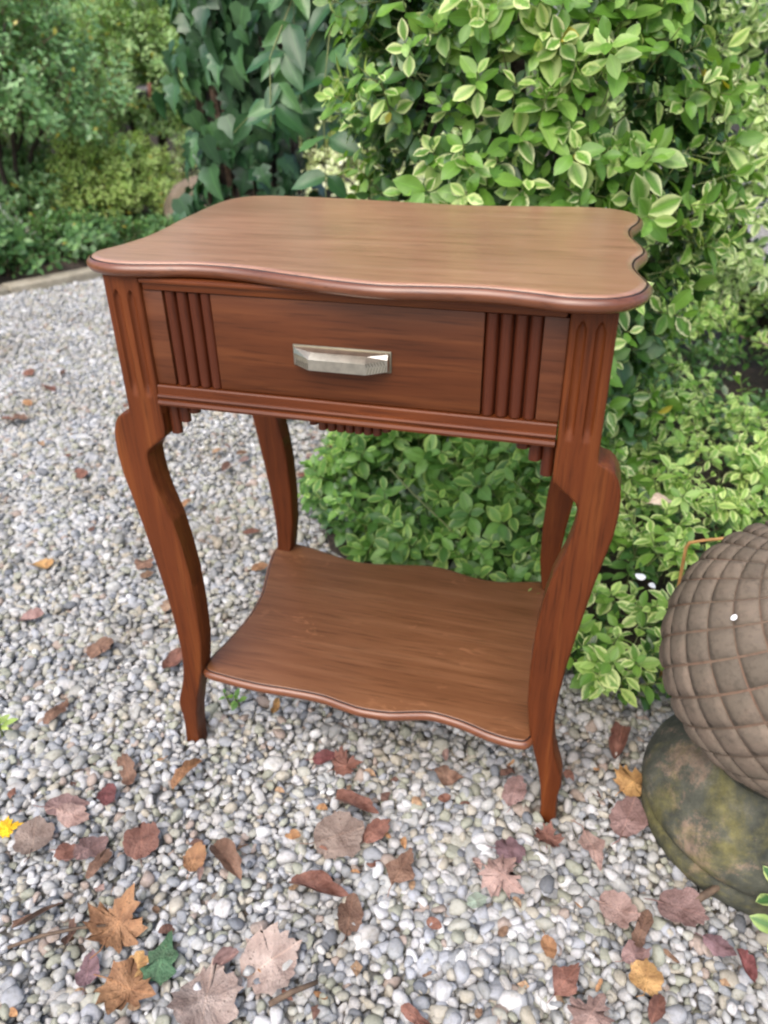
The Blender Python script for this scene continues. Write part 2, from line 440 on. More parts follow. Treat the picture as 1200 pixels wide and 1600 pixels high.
M_joint = terracotta('terracotta_joint', (0.20, 0.125, 0.09), (0.28, 0.165, 0.12), ((0.10, 0.08, 0.065), (0.15, 0.12, 0.09), (0.19, 0.145, 0.11)), 0.5)
def base_mat():
    m, nt, b, out = new_mat('mossy_base')
    tc = nt.nodes.new('ShaderNodeTexCoord').outputs['Object']
    g = noise(nt, tc, 40, 5, 0.7)
    dark = ramp(nt, noise(nt, tc, 20, 6, 0.7), [(0.32, (0.032, 0.035, 0.029)), (0.55, (0.075, 0.077, 0.060)), (0.7, (0.145, 0.138, 0.105))])
    bare = ramp(nt, g, [(0.35, (0.13, 0.095, 0.070)), (0.6, (0.25, 0.175, 0.13))])
    mb = ramp(nt, noise(nt, tc, 9.0, 9, 0.78, 0.3), [(0.50, (0, 0, 0)), (0.57, (1, 1, 1))])
    c = mixc(nt, math_n(nt, 'MULTIPLY', mb, 0.8), dark, bare)
    moss = ramp(nt, g, [(0.35, (0.075, 0.07, 0.028)), (0.65, (0.185, 0.165, 0.062))])
    mp = nt.nodes.new('ShaderNodeMapping'); mp.inputs['Location'].default_value = (3.1, 1.7, 0.4); nt.links.new(tc, mp.inputs[0])
    mm = ramp(nt, noise(nt, mp.outputs[0], 7.0, 8, 0.72, 0.4), [(0.48, (0, 0, 0)), (0.60, (1, 1, 1))])
    c = mixc(nt, math_n(nt, 'MULTIPLY', mm, 0.8), c, moss)
    nt.links.new(c, b.inputs['Base Color'])
    b.inputs['Roughness'].default_value = 0.92; b.inputs['Specular IOR Level'].default_value = 0.2
    bump(nt, math_n(nt, 'ADD', noise(nt, tc, 150, 5, 0.7), math_n(nt, 'MULTIPLY', g, 0.6)), 0.5, 0.004, b)
    return m
M_base = base_mat()

# ------------------------------------------------------------------ ground, kerb
nz_g = Noise(3, 16, 0.15, 0.9)
def ground_h(x, y):
    P = np.stack([np.asarray(x, float), np.asarray(y, float), np.zeros_like(np.asarray(x, float))], -1)
    return 0.010 * nz_g(P * 1.3) * np.clip((np.hypot(P[..., 0], P[..., 1] + .1) - 0.35) / 0.6, 0.25, 1)

def grid_sheet(name, x0, x1, nx, y0, y1, ny, zf, mat):
    X, Y = np.meshgrid(np.linspace(x0, x1, nx), np.linspace(y0, y1, ny))
    Z = zf(X, Y)
    V = np.stack([X.ravel(), Y.ravel(), Z.ravel()], 1)
    i = np.arange(nx * ny).reshape(ny, nx)
    F = np.stack([i[:-1, :-1].ravel(), i[:-1, 1:].ravel(), i[1:, 1:].ravel(), i[1:, :-1].ravel()], 1)
    return mesh(name, V, F.tolist(), mat, True)

# one gravel sheet for the whole yard, the garden soil beyond the kerb lies on it
ground = link('gravel_ground', grid_sheet('gravel_ground', -7, 7, 85, -5, 12, 101, lambda x, y: ground_h(x, y) - 0.012, M_ground))
ground['kind'] = 'structure'
far = bpy.data.meshes.new('terrain')
far = mesh('terrain', [(-90, -90, -0.06), (90, -90, -0.06), (90, 90, -0.06), (-90, 90, -0.06)], [(0, 1, 2, 3)], M_litter)
o = link('terrain', far); o['kind'] = 'structure'

KA, KD = np.array([-2.40, 2.05]), np.array([0.49, 0.872])          # kerb line and its direction
KN = np.array([-KD[1], KD[0]])                                       # towards the garden
def soil_z(x, y):
    d = (np.stack([x, y], -1) - KA) @ KN
    return np.where(d > 0.10, 0.03 + 0.02 * np.sin(x * 5 + y * 3) * 0.6 + 0.03 * np.clip(d, 0, 3), -0.08)
soil = link('soil_bed', grid_sheet('soil_bed', -14, 2, 120, -3, 14, 120, soil_z, M_litter))
soil['kind'] = 'structure'

kerb = thing('kerb', 'low pale stone edging between the gravel and the garden bed on the left', 'kerb', (float(KA[0]), float(KA[1]), 0))
for i in range(-3, 7):
    bm = bmesh.new()
    add_box(bm, i * 0.75 + 0.003, (i + 1) * 0.75 - 0.003, -0.005, 0.11, -0.06, 0.035 + 0.004 * math.sin(i * 2.1), 0.008)
    bmesh.ops.rotate(bm, verts=bm.verts, cent=(0, 0, 0), matrix=Matrix.Rotation(math.atan2(KD[1], KD[0]), 3, 'Z'))
    link('kerb_stone', bm_mesh('kerb_stone', bm, M_kerb, True, 40), kerb)

# ------------------------------------------------------------------ pebbles
def make_pebble(seed):
    r = np.random.default_rng(seed)
    bm = bmesh.new()
    bmesh.ops.create_icosphere(bm, subdivisions=2, radius=1.0)
    nz = Noise(seed + 100, 8, 0.12, 0.35); nz2 = Noise(seed + 200, 10, 0.5, 1.0)
    ax = np.array([1.0, r.uniform(0.52, 0.88), r.uniform(0.42, 0.66)])
    p = r.uniform(1.9, 3.6)
    planes = []
    for _ in range(int(r.integers(2, 6))):
        q_ = r.normal(size=3); q_ /= np.linalg.norm(q_); planes.append((q_, r.uniform(0.45, 0.75) * float(np.linalg.norm(q_ * ax))))
    for v in bm.verts:
        c = np.array(v.co)
        c = c / (np.abs(c) ** p).sum() ** (1 / p)
        c = c * ax * (1 + 0.14 * nz(c[None])[0] + 0.035 * nz2(c[None])[0])
        for pn, pd in planes:
            e_ = c @ pn - pd
            if e_ > 0: c = c - pn * e_ * 0.85
        v.co = c
    return bm_mesh('pebble', bm, M_peb, True)
peb_meshes = [make_pebble(s) for s in range(18)]

def proj(P):
    d = np.asarray(P, float) - np.array(CAM_C)
    z = d @ np.array(CAM_F)
    return 600 + FPX * (d @ np.array(CAM_R)) / z, 800 - FPX * (d @ np.array(CAM_U)) / z, z

FEET = [(-0.277, -0.155), (0.277, -0.155), (-0.277, 0.18), (0.277, 0.18)]
def pebble_field():
    out = []
    for layer, (s, zoff) in enumerate([(0.0128, -0.009), (0.0134, -0.002), (0.0205, 0.003)]):
        dy = s * 0.87
        ys = np.arange(-0.85, 5.2, dy)
        for_rows = []
        X, Y = np.meshgrid(np.arange(-3.0, 1.1, s), ys)
        X = X + (np.arange(len(ys)) % 2)[:, None] * s / 2
        x, y = X.ravel(), Y.ravel()
        x = x + rng.uniform(-.42, .42, len(x)) * s; y = y + rng.uniform(-.42, .42, len(x)) * s
        px, py, z = proj(np.stack([x, y, 0 * x], 1))
        k = (px > -160) & (px < 1330) & (py > 180) & (py < 1760) & (z > .3)
        dk = (np.stack([x, y], 1) - KA) @ KN
        k &= dk < 0.0
        k &= ~((y > 0.75) & (x > -0.15 + 0.25 * np.maximum(0, .0)))          # under the shrubs
        k &= ~((y > 0.35) & (x > 0.15))
        if layer == 0: k &= y < 2.0
        k &= ~((y > 2.6) & (rng.random(len(x)) < 0.5))
        x, y = x[k], y[k]
        g = rng.lognormal(0, 0.27, len(x)) * 0.0081
        if layer == 2: g *= 1.05
        # patches of coarser and finer gravel
        g *= 1 + 0.14 * nz_g(np.stack([x * 4, y * 4, x * 0 + 5], 1))
        g = np.clip(g, 0.005, 0.0165)
        g = np.where(y > 2.6, g * 1.25, g)
        for fx, fy in FEET:
            kk = np.hypot(x - fx, y - fy) > 0.026
            x, y, g = x[kk], y[kk], g[kk]
        zz = ground_h(x, y) + zoff + rng.normal(0, 0.0022, len(x))
        tilt = 0.35 if layer < 2 else 0.28
        rot = np.stack([rng.normal(0, tilt, len(x)), rng.normal(0, tilt, len(x)), rng.uniform(0, 6.283, len(x))], 1)
        out.append((np.stack([x, y, zz], 1), g, rot))
    return [np.concatenate([o[i] for o in out]) for i in range(3)]
PP, PS, PR = pebble_field()
PI_ = rng.integers(0, len(peb_meshes), len(PP))
px, py, pz = proj(PP)
vis = (px > 5) & (px < 1195) & (py > 5) & (py < 1592)
score = np.where(vis & (PP[:, 2] > -0.001), PS / pz, 0)
# keep one per small cell so that only stones lying on top are picked
cell = {}
for i in np.argsort(-score)[:2600]:
    if score[i] <= 0: break
    c = (int(px[i] // 18), int(py[i] // 18))
    j = cell.get(c)
    if j is None or PP[i, 2] > PP[j, 2]: cell[c] = i
top = sorted(cell.values(), key=lambda i: -score[i])[:300]
for i in top:
    ob = bpy.data.objects.new('pebble', peb_meshes[PI_[i]])
    ob.location = PP[i]; ob.rotation_euler = PR[i]; ob.scale = (PS[i],) * 3
    ob.parent = ground
    COL.objects.link(ob)
rest = np.ones(len(PP), bool); rest[top] = False
PP, PS, PR, PI_ = PP[rest], PS[rest], PR[rest], PI_[rest]
gm = bpy.data.meshes.new('gravel')
gm.vertices.add(len(PP)); gm.vertices.foreach_set('co', PP.astype(np.float32).ravel())
a = gm.attributes.new('rot', 'FLOAT_VECTOR', 'POINT'); a.data.foreach_set('vector', PR.astype(np.float32).ravel())
a = gm.attributes.new('scl', 'FLOAT', 'POINT'); a.data.foreach_set('value', PS.astype(np.float32))
a = gm.attributes.new('idx', 'INT', 'POINT'); a.data.foreach_set('value', PI_.astype(np.int32))
gm.update()
pc = bpy.data.collections.new('pebble_kinds')
for i, me in enumerate(peb_meshes):
    pc.objects.link(bpy.data.objects.new('pebble_kind_%02d' % i, me))
gravel = link('gravel', gm, ground)
gravel['kind'] = 'stuff'
ng = bpy.data.node_groups.new('gravel_scatter', 'GeometryNodeTree')
ng.interface.new_socket('Geometry', in_out='INPUT', socket_type='NodeSocketGeometry')
ng.interface.new_socket('Geometry', in_out='OUTPUT', socket_type='NodeSocketGeometry')
gi = ng.nodes.new('NodeGroupInput'); go = ng.nodes.new('NodeGroupOutput')
ci = ng.nodes.new('GeometryNodeCollectionInfo'); ci.inputs['Collection'].default_value = pc
ci.inputs['Separate Children'].default_value = True; ci.inputs['Reset Children'].default_value = True
iop = ng.nodes.new('GeometryNodeInstanceOnPoints'); iop.inputs['Pick Instance'].default_value = True
def nattr(name, dt):
    n = ng.nodes.new('GeometryNodeInputNamedAttribute'); n.data_type = dt; n.inputs[0].default_value = name
    return n.outputs[0]
e2r = ng.nodes.new('FunctionNodeEulerToRotation')
ng.links.new(nattr('rot', 'FLOAT_VECTOR'), e2r.inputs[0])
ng.links.new(gi.outputs[0], iop.inputs['Points']); ng.links.new(ci.outputs[0], iop.inputs['Instance'])
ng.links.new(nattr('idx', 'INT'), iop.inputs['Instance Index']); ng.links.new(e2r.outputs[0], iop.inputs['Rotation'])
ng.links.new(nattr('scl', 'FLOAT'), iop.inputs['Scale']); ng.links.new(iop.outputs[0], go.inputs[0])
md = gravel.modifiers.new('scatter', 'NODES'); md.node_group = ng

# ------------------------------------------------------------------ the table
YF, YB = -0.177, 0.205           # front and back planes of the leg posts
table = thing('side_table', 'reddish brown wooden side table with scalloped top, one drawer, curved legs and a lower shelf', 'side table', (0, 0, 0))

def closed_spline(P, n):
    P = [np.array(p, float) for p in P]; m = len(P); out = []
    for i in range(m):
        p0, p1, p2, p3 = P[(i - 1) % m], P[i], P[(i + 1) % m], P[(i + 2) % m]
        for k in range(n):
            t = k / n
            out.append(0.5 * ((2 * p1) + (-p0 + p2) * t + (2 * p0 - 5 * p1 + 4 * p2 - p3) * t * t + (-p0 + 3 * p1 - 3 * p2 + p3) * t ** 3))
    return np.array(out)

def inset(P, d):
    """move a closed outline (counter-clockwise) inwards by d"""
    T = np.roll(P, -2, 0) - np.roll(P, 2, 0)
    T /= np.linalg.norm(T, axis=1)[:, None] + 1e-9
    Nn = np.stack([-T[:, 1], T[:, 0]], 1)
    return P + Nn * d

def profile_slab(name, outline, prof, mat):
    """prof: (inset, z) from the bottom edge round to the top; caps close it"""
    n = len(outline); V, F = [], []
    for d, z in prof:
        for p in inset(outline, d): V.append((p[0], p[1], z))
    for r in range(len(prof) - 1):
        for k in range(n):
            F.append((r * n + k, r * n + (k + 1) % n, (r + 1) * n + (k + 1) % n, (r + 1) * n + k))
    F.append(tuple(range(n - 1, -1, -1))); F.append(tuple((len(prof) - 1) * n + k for k in range(n)))
    me = mesh(name, V, F, mat, True, 50)
    fl = [True] * len(F); fl[-1] = fl[-2] = False
    me.polygons.foreach_set('use_smooth', fl)
    me.materials.append(M_edge); me.materials.append(M_line)
    g0 = [i for i in range(1, len(prof) - 1) if prof[i][1] < prof[i - 1][1]][0]
    me.polygons.foreach_set('material_index', [1 if k < (g0 - 1) * n else (2 if k < (g0 + 2) * n else 0) for k in range(len(F))])
    me.update()
    return me

top_pts = [(-0.298, -0.190), (-0.262, -0.197), (-0.215, -0.190), (-0.165, -0.177), (-0.110, -0.176), (-0.050, -0.187), (0.0, -0.197), (0.050, -0.203),
           (0.100, -0.199), (0.150, -0.199), (0.195, -0.212), (0.235, -0.223), (0.275, -0.218), (0.302, -0.196), (0.311, -0.162), (0.307, -0.125), (0.298, -0.085),
           (0.299, -0.050), (0.308, -0.015), (0.308, 0.015), (0.300, 0.048), (0.293, 0.085), (0.294, 0.125), (0.303, 0.165), (0.304, 0.210), (0.288, 0.246),
           (0.250, 0.268), (0.200, 0.270), (0.140, 0.262), (0.070, 0.254), (0.0, 0.258), (-0.080, 0.268), (-0.160, 0.278), (-0.230, 0.282),
           (-0.285, 0.279), (-0.318, 0.260), (-0.334, 0.225), (-0.336, 0.170), (-0.331, 0.110), (-0.326, 0.055), (-0.318, 0.000), (-0.314, -0.050), (-0.318, -0.095), (-0.327, -0.135), (-0.320, -0.172)]
top_pts = [(x + (0.013 * min(1, max(0, (-0.20 - x) / 0.08))), y) for x, y in top_pts]
def front_fix(x, y):
    if y > -0.15: return y
    return y + np.interp(x, [-0.31, -0.2, -0.08, 0.03, 0.12, 0.2, 0.3], [0.010, 0.006, -0.005, -0.009, -0.006, 0.006, 0.012])
top_pts = [(x - (0.003 if x > 0.28 else 0), front_fix(x, y)) for x, y in top_pts]
top_out = closed_spline(top_pts, 8)
T0 = 0.7425
profile_pts = [(0.014, T0), (0.007, T0 + 0.0004), (0.003, T0 + 0.0025), (0.0008, T0 + 0.0055), (0.0, T0 + 0.0085), (0.0008, T0 + 0.0115), (0.0028, T0 + 0.0138),
               (0.0048, T0 + 0.0146), (0.0053, T0 + 0.0134), (0.0064, T0 + 0.0134), (0.0069, T0 + 0.0154), (0.0080, T0 + 0.0165), (0.014, T0 + 0.0168)]
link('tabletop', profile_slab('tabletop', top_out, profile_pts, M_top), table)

# moulded under-board that carries the top
bm = bmesh.new()
add_box(bm, -0.232, 0.232, YF + 0.002, YF + 0.03, 0.7285, 0.7420, 0.0015)
link('top_rail', bm_mesh('top_rail', bm, M_rail, True, 35), table)
bm = bmesh.new()
add_box(bm, -0.233, 0.233, YF - 0.0025, YF + 0.0015, 0.7370, 0.7418, 0.0015)
link('moulding', bm_mesh('moulding', bm, M_rail, True, 35), table)
# side and back aprons
for s in (-1, 1):
    bm = bmesh.new(); add_box(bm, s * 0.262 - 0.009, s * 0.262 + 0.009, YF + 0.046, YB - 0.046, 0.592, 0.7415, 0.002)
    link('side_apron', bm_mesh('side_apron', bm, M_side, True, 35), table)
bm = bmesh.new(); add_box(bm, -0.234, 0.234, YB - 0.022, YB - 0.004, 0.592, 0.7415, 0.002)
link('back_apron', bm_mesh('back_apron', bm, M_rail, True, 35), table)
# bottom rail with two beads
prof = [(-0.148, 0.5905), (YF + 0.000, 0.5905), (YF - 0.0035, 0.5920), (YF - 0.0045, 0.5950), (YF - 0.0030, 0.5980), (YF - 0.0003, 0.5990), (YF - 0.0003, 0.6000),
        (YF - 0.0022, 0.6012), (YF - 0.0028, 0.6030), (YF - 0.0018, 0.6050), (YF + 0.0002, 0.6058), (YF + 0.0005, 0.6145), (YF + 0.002, 0.6160), (-0.148, 0.6160)]
V = [(x, y, z) for x in (-0.2338, 0.2338) for y, z in prof]; n = len(prof)
F = [(k, (k + 1) % n, n + (k + 1) % n, n + k) for k in range(n)] + [tuple(range(n - 1, -1, -1)), tuple(range(n, 2 * n))]
link('bottom_rail', mesh('bottom_rail', V, F, M_rail, True, 40), table)

# drawer: back board, centre panel, end blocks, two sets of four reeds, handle
DY = YF + 0.005
bm = bmesh.new(); add_box(bm, -0.1515, 0.1515, DY, DY + 0.018, 0.6170, 0.7275, 0.0008)
drawer = link('drawer', bm_mesh('drawer', bm, M_drawer, True, 30), table)
bm = bmesh.new(); add_box(bm, -0.2335, 0.2335, DY + 0.0185, DY + 0.25, 0.6175, 0.7270)
link('drawer_box', bm_mesh('drawer_box', bm, M_side), drawer)
for s in (-1, 1):
    bm = bmesh.new(); a_, b_ = sorted((s * 0.2105, s * 0.2346)); add_box(bm, a_, b_, DY, DY + 0.018, 0.6170, 0.7275, 0.0008)
    link('end_block', bm_mesh('end_block', bm, M_block, True, 30), drawer)
rp = [(-0.00715, 0.0075), (-0.0068, 0.0035), (-0.0058, 0.0008), (-0.0042, -0.0012), (-0.0022, -0.0024), (0, -0.0028), (0.0022, -0.0024), (0.0042, -0.0012), (0.0058, 0.0008), (0.0068, 0.0035), (0.00715, 0.0075)]
def reed_mesh(h, flip=0):
    V = [(x, y, z) for z in (0, h) for x, y in rp]; n = len(rp)
    F = [(k, k + 1, n + k + 1, n + k) for k in range(n - 1)] + [tuple(range(n)), tuple(range(2 * n - 1, n - 1, -1)), (n - 1, 0, n, 2 * n - 1)]
    return mesh('reed', V, F, M_reed, True, 60)
rm = reed_mesh(0.110)
for s in (-1, 1):
    for k in range(4):
        link('reed', rm, drawer, (s * (0.1515 + 0.059 / 8 + k * 0.01475), DY + 0.002, 0.6172))
    bm = bmesh.new(); a_, b_ = sorted((s * 0.1517, s * 0.2103)); add_box(bm, a_, b_, DY + 0.0096, DY + 0.018, 0.6172, 0.7272)
    link('reed_ground', bm_mesh('reed_ground', bm, M_reed), drawer)
# handle
bm = bmesh.new()
add_box(bm, -0.0575, 0.0545, DY - 0.0022, DY - 0.0002, 0.6555, 0.6795, 0.0008)
hp = link('handle_plate', bm_mesh('handle_plate', bm, M_metal_dark, True, 30), drawer)
def handle_mesh():
    xs = [-0.0560, -0.0545, -0.0335, 0.0305, 0.0515, 0.0530]
    pr = [0.0000, 0.0055, 0.0185, 0.0185, 0.0055, 0.0000]
    V, F = [], []
    for x, p_ in zip(xs, pr):
        q = p_ / 0.0185
        yb = DY - 0.0020
        # section: flat top strip, chamfer, front face, underside
        for y, z in [(yb, 0.6780), (yb - p_ * 0.55, 0.6775 - 0.002 * q), (yb - p_, 0.6725 - 0.0025 * q), (yb - p_, 0.6590 - 0.001 * q), (yb - p_ * 0.45, 0.6575), (yb, 0.6572)]:
            V.append((x, y, z))
    n = 6
    for i in range(len(xs) - 1):
        for k in range(n): F.append((i * n + k, i * n + (k + 1) % n, (i + 1) * n + (k + 1) % n, (i + 1) * n + k))
    F.append(tuple(range(n))); F.append(tuple(range(len(V) - 1, len(V) - n - 1, -1)))
    bm = bmesh.new(); vv = [bm.verts.new(v) for v in V]
    for f in F: bm.faces.new([vv[i] for i in f])
    bmesh.ops.recalc_face_normals(bm, faces=bm.faces)
    return bm
bm = handle_mesh()
link('handle', bm_mesh('handle', bm, M_metal, False), drawer)
# engraved hatching on the two slanted ends: fine raised ribs
for (xa, xb, pa_, pb_) in ((0.0310, 0.0505, 0.0183, 0.0062), (-0.0535, -0.0340, 0.0062, 0.0183)):
    parts = []
    for k in range(7):
        for w0, w1 in ((0.6588, 0.6655), (0.6665, 0.6710)):
            t = (k + 0.5) / 7; t2 = min(1, max(0, t + (0.09 if w0 < 0.66 else -0.09)))
            A = Vector((xa + (xb - xa) * t, DY - 0.0022 - (pa_ + (pb_ - pa_) * t), w0)); B = Vector((xa + (xb - xa) * t2, DY - 0.0022 - (pa_ + (pb_ - pa_) * t2), w1))
            parts.append(tube([A, B], [0.0005, 0.0005], 4))
    V, F = merge(parts)
    o = link('engraving', mesh('engraving', V, F, M_metal_dark), drawer); o['kind'] = 'stuff'

# stepped reeded brackets under the rail corners and the reeded centre drop
def bracket(s):
    ps = []
    for k, h in enumerate((0.042, 0.025, 0.012)):
        cx = s * (0.2345 - 0.00715 - k * 0.01425)
        m_ = [(cx + x, YF + 0.014 + y * .75, 0.5900 - h + z * h) for z in (0, 1) for x, y in rp]; n = len(rp)
        ps.append((m_, [(q, q + 1, n + q + 1, n + q) for q in range(n - 1)] + [tuple(range(n)), tuple(range(2 * n - 1, n - 1, -1)), (n - 1, 0, n, 2 * n - 1)]))
    V, F = merge(ps)
    return mesh('bracket', V, F, M_reed, True, 60)
for s in (-1, 1): link('bracket', bracket(s), table)
ps = []
for k in range(9):
    h = 0.0155 if 0 < k < 8 else 0.010
    cx = -0.044 + k * 0.011
    m_ = [(cx + x * 0.765, YF + 0.014 + y * .7, 0.5900 - h + z * h) for z in (0, 1) for x, y in rp]; n = len(rp)
    ps.append((m_, [(q, q + 1, n + q + 1, n + q) for q in range(n - 1)] + [tuple(range(n)), tuple(range(2 * n - 1, n - 1, -1)), (n - 1, 0, n, 2 * n - 1)]))
V, F = merge(ps)
link('centre_drop', mesh('centre_drop', V, F, M_reed, True, 60), table)

# legs: outline in the front plane swept through the depth, two flutes cut into the front posts
OUT = [(0.7424, 0.2800), (0.600, 0.2800), (0.582, 0.2800), (0.5765, 0.2815), (0.5745, 0.2850), (0.5725, 0.2920), (0.567, 0.2985), (0.559, 0.3035), (0.548, 0.3072), (0.535, 0.3093), (0.515, 0.3100), (0.487, 0.3078),
       (0.46, 0.3030), (0.41, 0.2945), (0.37, 0.2890), (0.328, 0.2832), (0.28, 0.2775), (0.237, 0.2745), (0.20, 0.2732), (0.165, 0.2745), (0.136, 0.2790), (0.110, 0.2865), (0.090, 0.2930), (0.078, 0.2948),
       (0.070, 0.2945), (0.055, 0.2925), (0.030, 0.2925), (0.010, 0.2945), (-0.012, 0.2955)]
INN = [(0.7424, 0.2350), (0.600, 0.2350), (0.556, 0.2352), (0.5474, 0.2368), (0.541, 0.2432), (0.5357, 0.2500), (0.530, 0.2572), (0.5246, 0.2628), (0.516, 0.2664), (0.5027, 0.2662), (0.4814, 0.2640), (0.458, 0.2592), (0.4185, 0.2470), (0.3865, 0.2412), (0.336, 0.2360),
       (0.28, 0.2345), (0.217, 0.2362), (0.17, 0.2425), (0.137, 0.2500), (0.10, 0.2600), (0.065, 0.2670), (0.03, 0.2705), (0.006, 0.2715), (-0.012, 0.2715)]
def leg_mesh(sx, front):
    zo = np.array([p[0] for p in OUT][::-1]); xo = np.array([p[1] for p in OUT][::-1])
    zi = np.array([p[0] for p in INN][::-1]); xi = np.array([p[1] for p in INN][::-1])
    zs = np.unique(np.concatenate([zo, zi, np.linspace(-0.012, 0.7424, 120), np.linspace(0.712, 0.728, 10), np.linspace(0.598, 0.612, 8)]))
    zs = zs[np.concatenate([[True], np.diff(zs) > 3e-4])]
    U = np.concatenate([[0, 0.025, 0.06], np.linspace(0.12, 0.88, 27), [0.94, 0.975, 1.0]])
    nu = len(U); V = []; F = []
    # rounded front arrises
    rnd_ = np.array([0.0022 * (1 - min(1, min(u, 1 - u) / 0.06)) ** 1.6 for u in U])
    for z in zs:
        a_, b_ = np.interp(z, zi, xi), np.interp(z, zo, xo)
        thick = np.interp(z, [0, 0.12, 0.40, 0.52, 0.56], [0.026, 0.031, 0.034, 0.040, 0.045])
        if not front: a_, b_ = (a_ - 0.010, b_ - 0.0135) if sx < 0 else (a_ - 0.0175, b_ - 0.0235)
        y0 = YF if front else YB - 0.045
        for j, u in enumerate(U):
            dep = rnd_[j]
            if front and 0.598 < z < 0.729:
                for c in (0.27, 0.67):
                    w = 0.108
                    top_z = 0.7275 - 0.010 * (abs(u - c) / w) ** 1.5 if abs(u - c) < w else 0
                    if abs(u - c) < w and z < top_z:
                        fall = min(1, (z - 0.598) / 0.016)
                        dep += 0.0042 * math.sqrt(max(0, 1 - ((u - c) / w) ** 2)) * fall * min(1, (top_z - z) / 0.003)
            V.append((sx * (a_ + (b_ - a_) * u), y0 + dep, z))
        for u in (1.0, 0.0):
            V.append((sx * (a_ + (b_ - a_) * u), y0 + thick, z))
    w = nu + 2
    for r in range(len(zs) - 1):
        for k in range(w):
            F.append((r * w + k, r * w + (k + 1) % w, (r + 1) * w + (k + 1) % w, (r + 1) * w + k))
    F.append(tuple(range(w - 1, -1, -1))); F.append(tuple((len(zs) - 1) * w + k for k in range(w)))
    bm = bmesh.new(); vv = [bm.verts.new(v) for v in V]
    for f in F: bm.faces.new([vv[i] for i in f])
    return bm_mesh('leg', bm, M_legs, True, 42)
for sx in (-1, 1):
    for front in (True, False):
        link('leg', leg_mesh(sx, front), table)

# lower shelf
sh = [(-0.244, -0.172), (-0.205, -0.179), (-0.155, -0.182), (-0.100, -0.180), (-0.055, -0.180), (-0.020, -0.186), (0.010, -0.190), (0.050, -0.187), (0.085, -0.177), (0.110, -0.172), (0.150, -0.177), (0.190, -0.188), (0.225, -0.192), (0.246, -0.185),
      (0.256, -0.150), (0.250, -0.100), (0.240, -0.050), (0.236, 0.0), (0.238, 0.05), (0.247, 0.10), (0.256, 0.15), (0.254, 0.185), (0.235, 0.192), (0.19, 0.180), (0.15, 0.170), (0.107, 0.172), (0.06, 0.184), (0.02, 0.186),
      (-0.03, 0.176), (-0.08, 0.167), (-0.12, 0.168), (-0.17, 0.180), (-0.22, 0.192), (-0.256, 0.190), (-0.270, 0.165), (-0.262, 0.115), (-0.250, 0.07), (-0.240, 0.03), (-0.236, -0.01), (-0.237, -0.05), (-0.243, -0.10), (-0.251, -0.145)]
sh_out = closed_spline(sh, 6)
S0 = 0.1405
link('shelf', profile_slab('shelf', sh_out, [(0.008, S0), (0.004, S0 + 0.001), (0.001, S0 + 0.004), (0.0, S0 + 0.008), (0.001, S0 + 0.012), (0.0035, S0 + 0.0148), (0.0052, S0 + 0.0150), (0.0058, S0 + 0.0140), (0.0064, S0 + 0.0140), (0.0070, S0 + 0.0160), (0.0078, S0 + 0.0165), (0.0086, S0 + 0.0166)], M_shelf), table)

# ------------------------------------------------------------------ the carved pine-cone ornament on its round base
FX, FY, FZ, FR = 0.565, -0.108, 0.312, 0.175
orn = thing('stone_ornament', 'large weathered pine-cone shaped garden ornament with diamond scales on a mossy round base', 'garden ornament', (FX, FY, 0))
def lathe(prof, n=72):
    V, F = [], []
    for r, z in prof:
        for k in range(n):
            q = 2 * math.pi * k / n; V.append((r * math.cos(q), r * math.sin(q), z))
    for i in range(len(prof) - 1):
        for k in range(n): F.append((i * n + k, i * n + (k + 1) % n, (i + 1) * n + (k + 1) % n, (i + 1) * n + k))
    F.append(tuple(range(n - 1, -1, -1))); F.append(tuple((len(prof) - 1) * n + k for k in range(n)))
    return V, F
bp = [(0.138, -0.02), (0.146, 0.0), (0.1515, 0.010), (0.153, 0.022), (0.1525, 0.031), (0.150, 0.036), (0.1475, 0.038), (0.149, 0.041), (0.155, 0.048), (0.1585, 0.057), (0.158, 0.068), (0.154, 0.082), (0.147, 0.094), (0.1385, 0.103), (0.134, 0.107), (0.131, 0.1075), (0.128, 0.113), (0.116, 0.126), (0.100, 0.134), (0.094, 0.139), (0.092, 0.146), (0.096, 0.155)]
V, F = lathe(bp)
nzb = Noise(41, 12, 2, 9)
V = [tuple(np.array(v) * (1 + 0.006 * nzb(np.array(v)[None])[0])) for v in V]
link('base', mesh('base', V, F, M_base, True, 60), orn)
cp = [(FR * 0.9775 * math.cos(t), FZ + FR * 0.9775 * math.sin(t)) for t in np.linspace(-1.15, 1.5, 40)]
V, F = lathe(cp, 64)
link('core', mesh('core', V, F, M_joint, True), orn)
NS = 20
lat = lambda m: 2 * math.atan(math.exp(m)) - math.pi / 2
step = math.pi / NS
m0 = -1.44
rows = []
m_ = m0
while m_ < 1.85:
    rows.append(m_); m_ += step
def scale_mesh(mc):
    n = 6; V, F = [], []
    TT = (-1, -0.91, -0.4, 0.4, 0.91, 1)
    for i in range(n):
        for j in range(n):
            s_, t_ = TT[i], TT[j]       # along the two spiral families
            k = 0.958
            dm = (s_ + t_) / 2 * step * k; dl = (s_ - t_) / 2 * step * k
            ph = lat(mc + dm)
            e = max(abs(s_), abs(t_))
            h = (1 - e ** 3.0) * 0.0034 + (0.0 if e < 1 else -0.0026)
            h += 0.0012 * (s_ + t_) * -1 * (1 - e)
            h *= min(1.0, math.cos(ph) * 1.5)
            r = FR * 0.985 + h
            V.append((r * math.cos(ph) * math.cos(dl), r * math.cos(ph) * math.sin(dl), FZ + r * math.sin(ph)))
    for i in range(n - 1):
        for j in range(n - 1): F.append((i * n + j, (i + 1) * n + j, (i + 1) * n + j + 1, i * n + j + 1))
    return V, [f[::-1] for f in F]
cand = []
camv = Vector(CAM_C) - Vector((FX, FY, FZ))
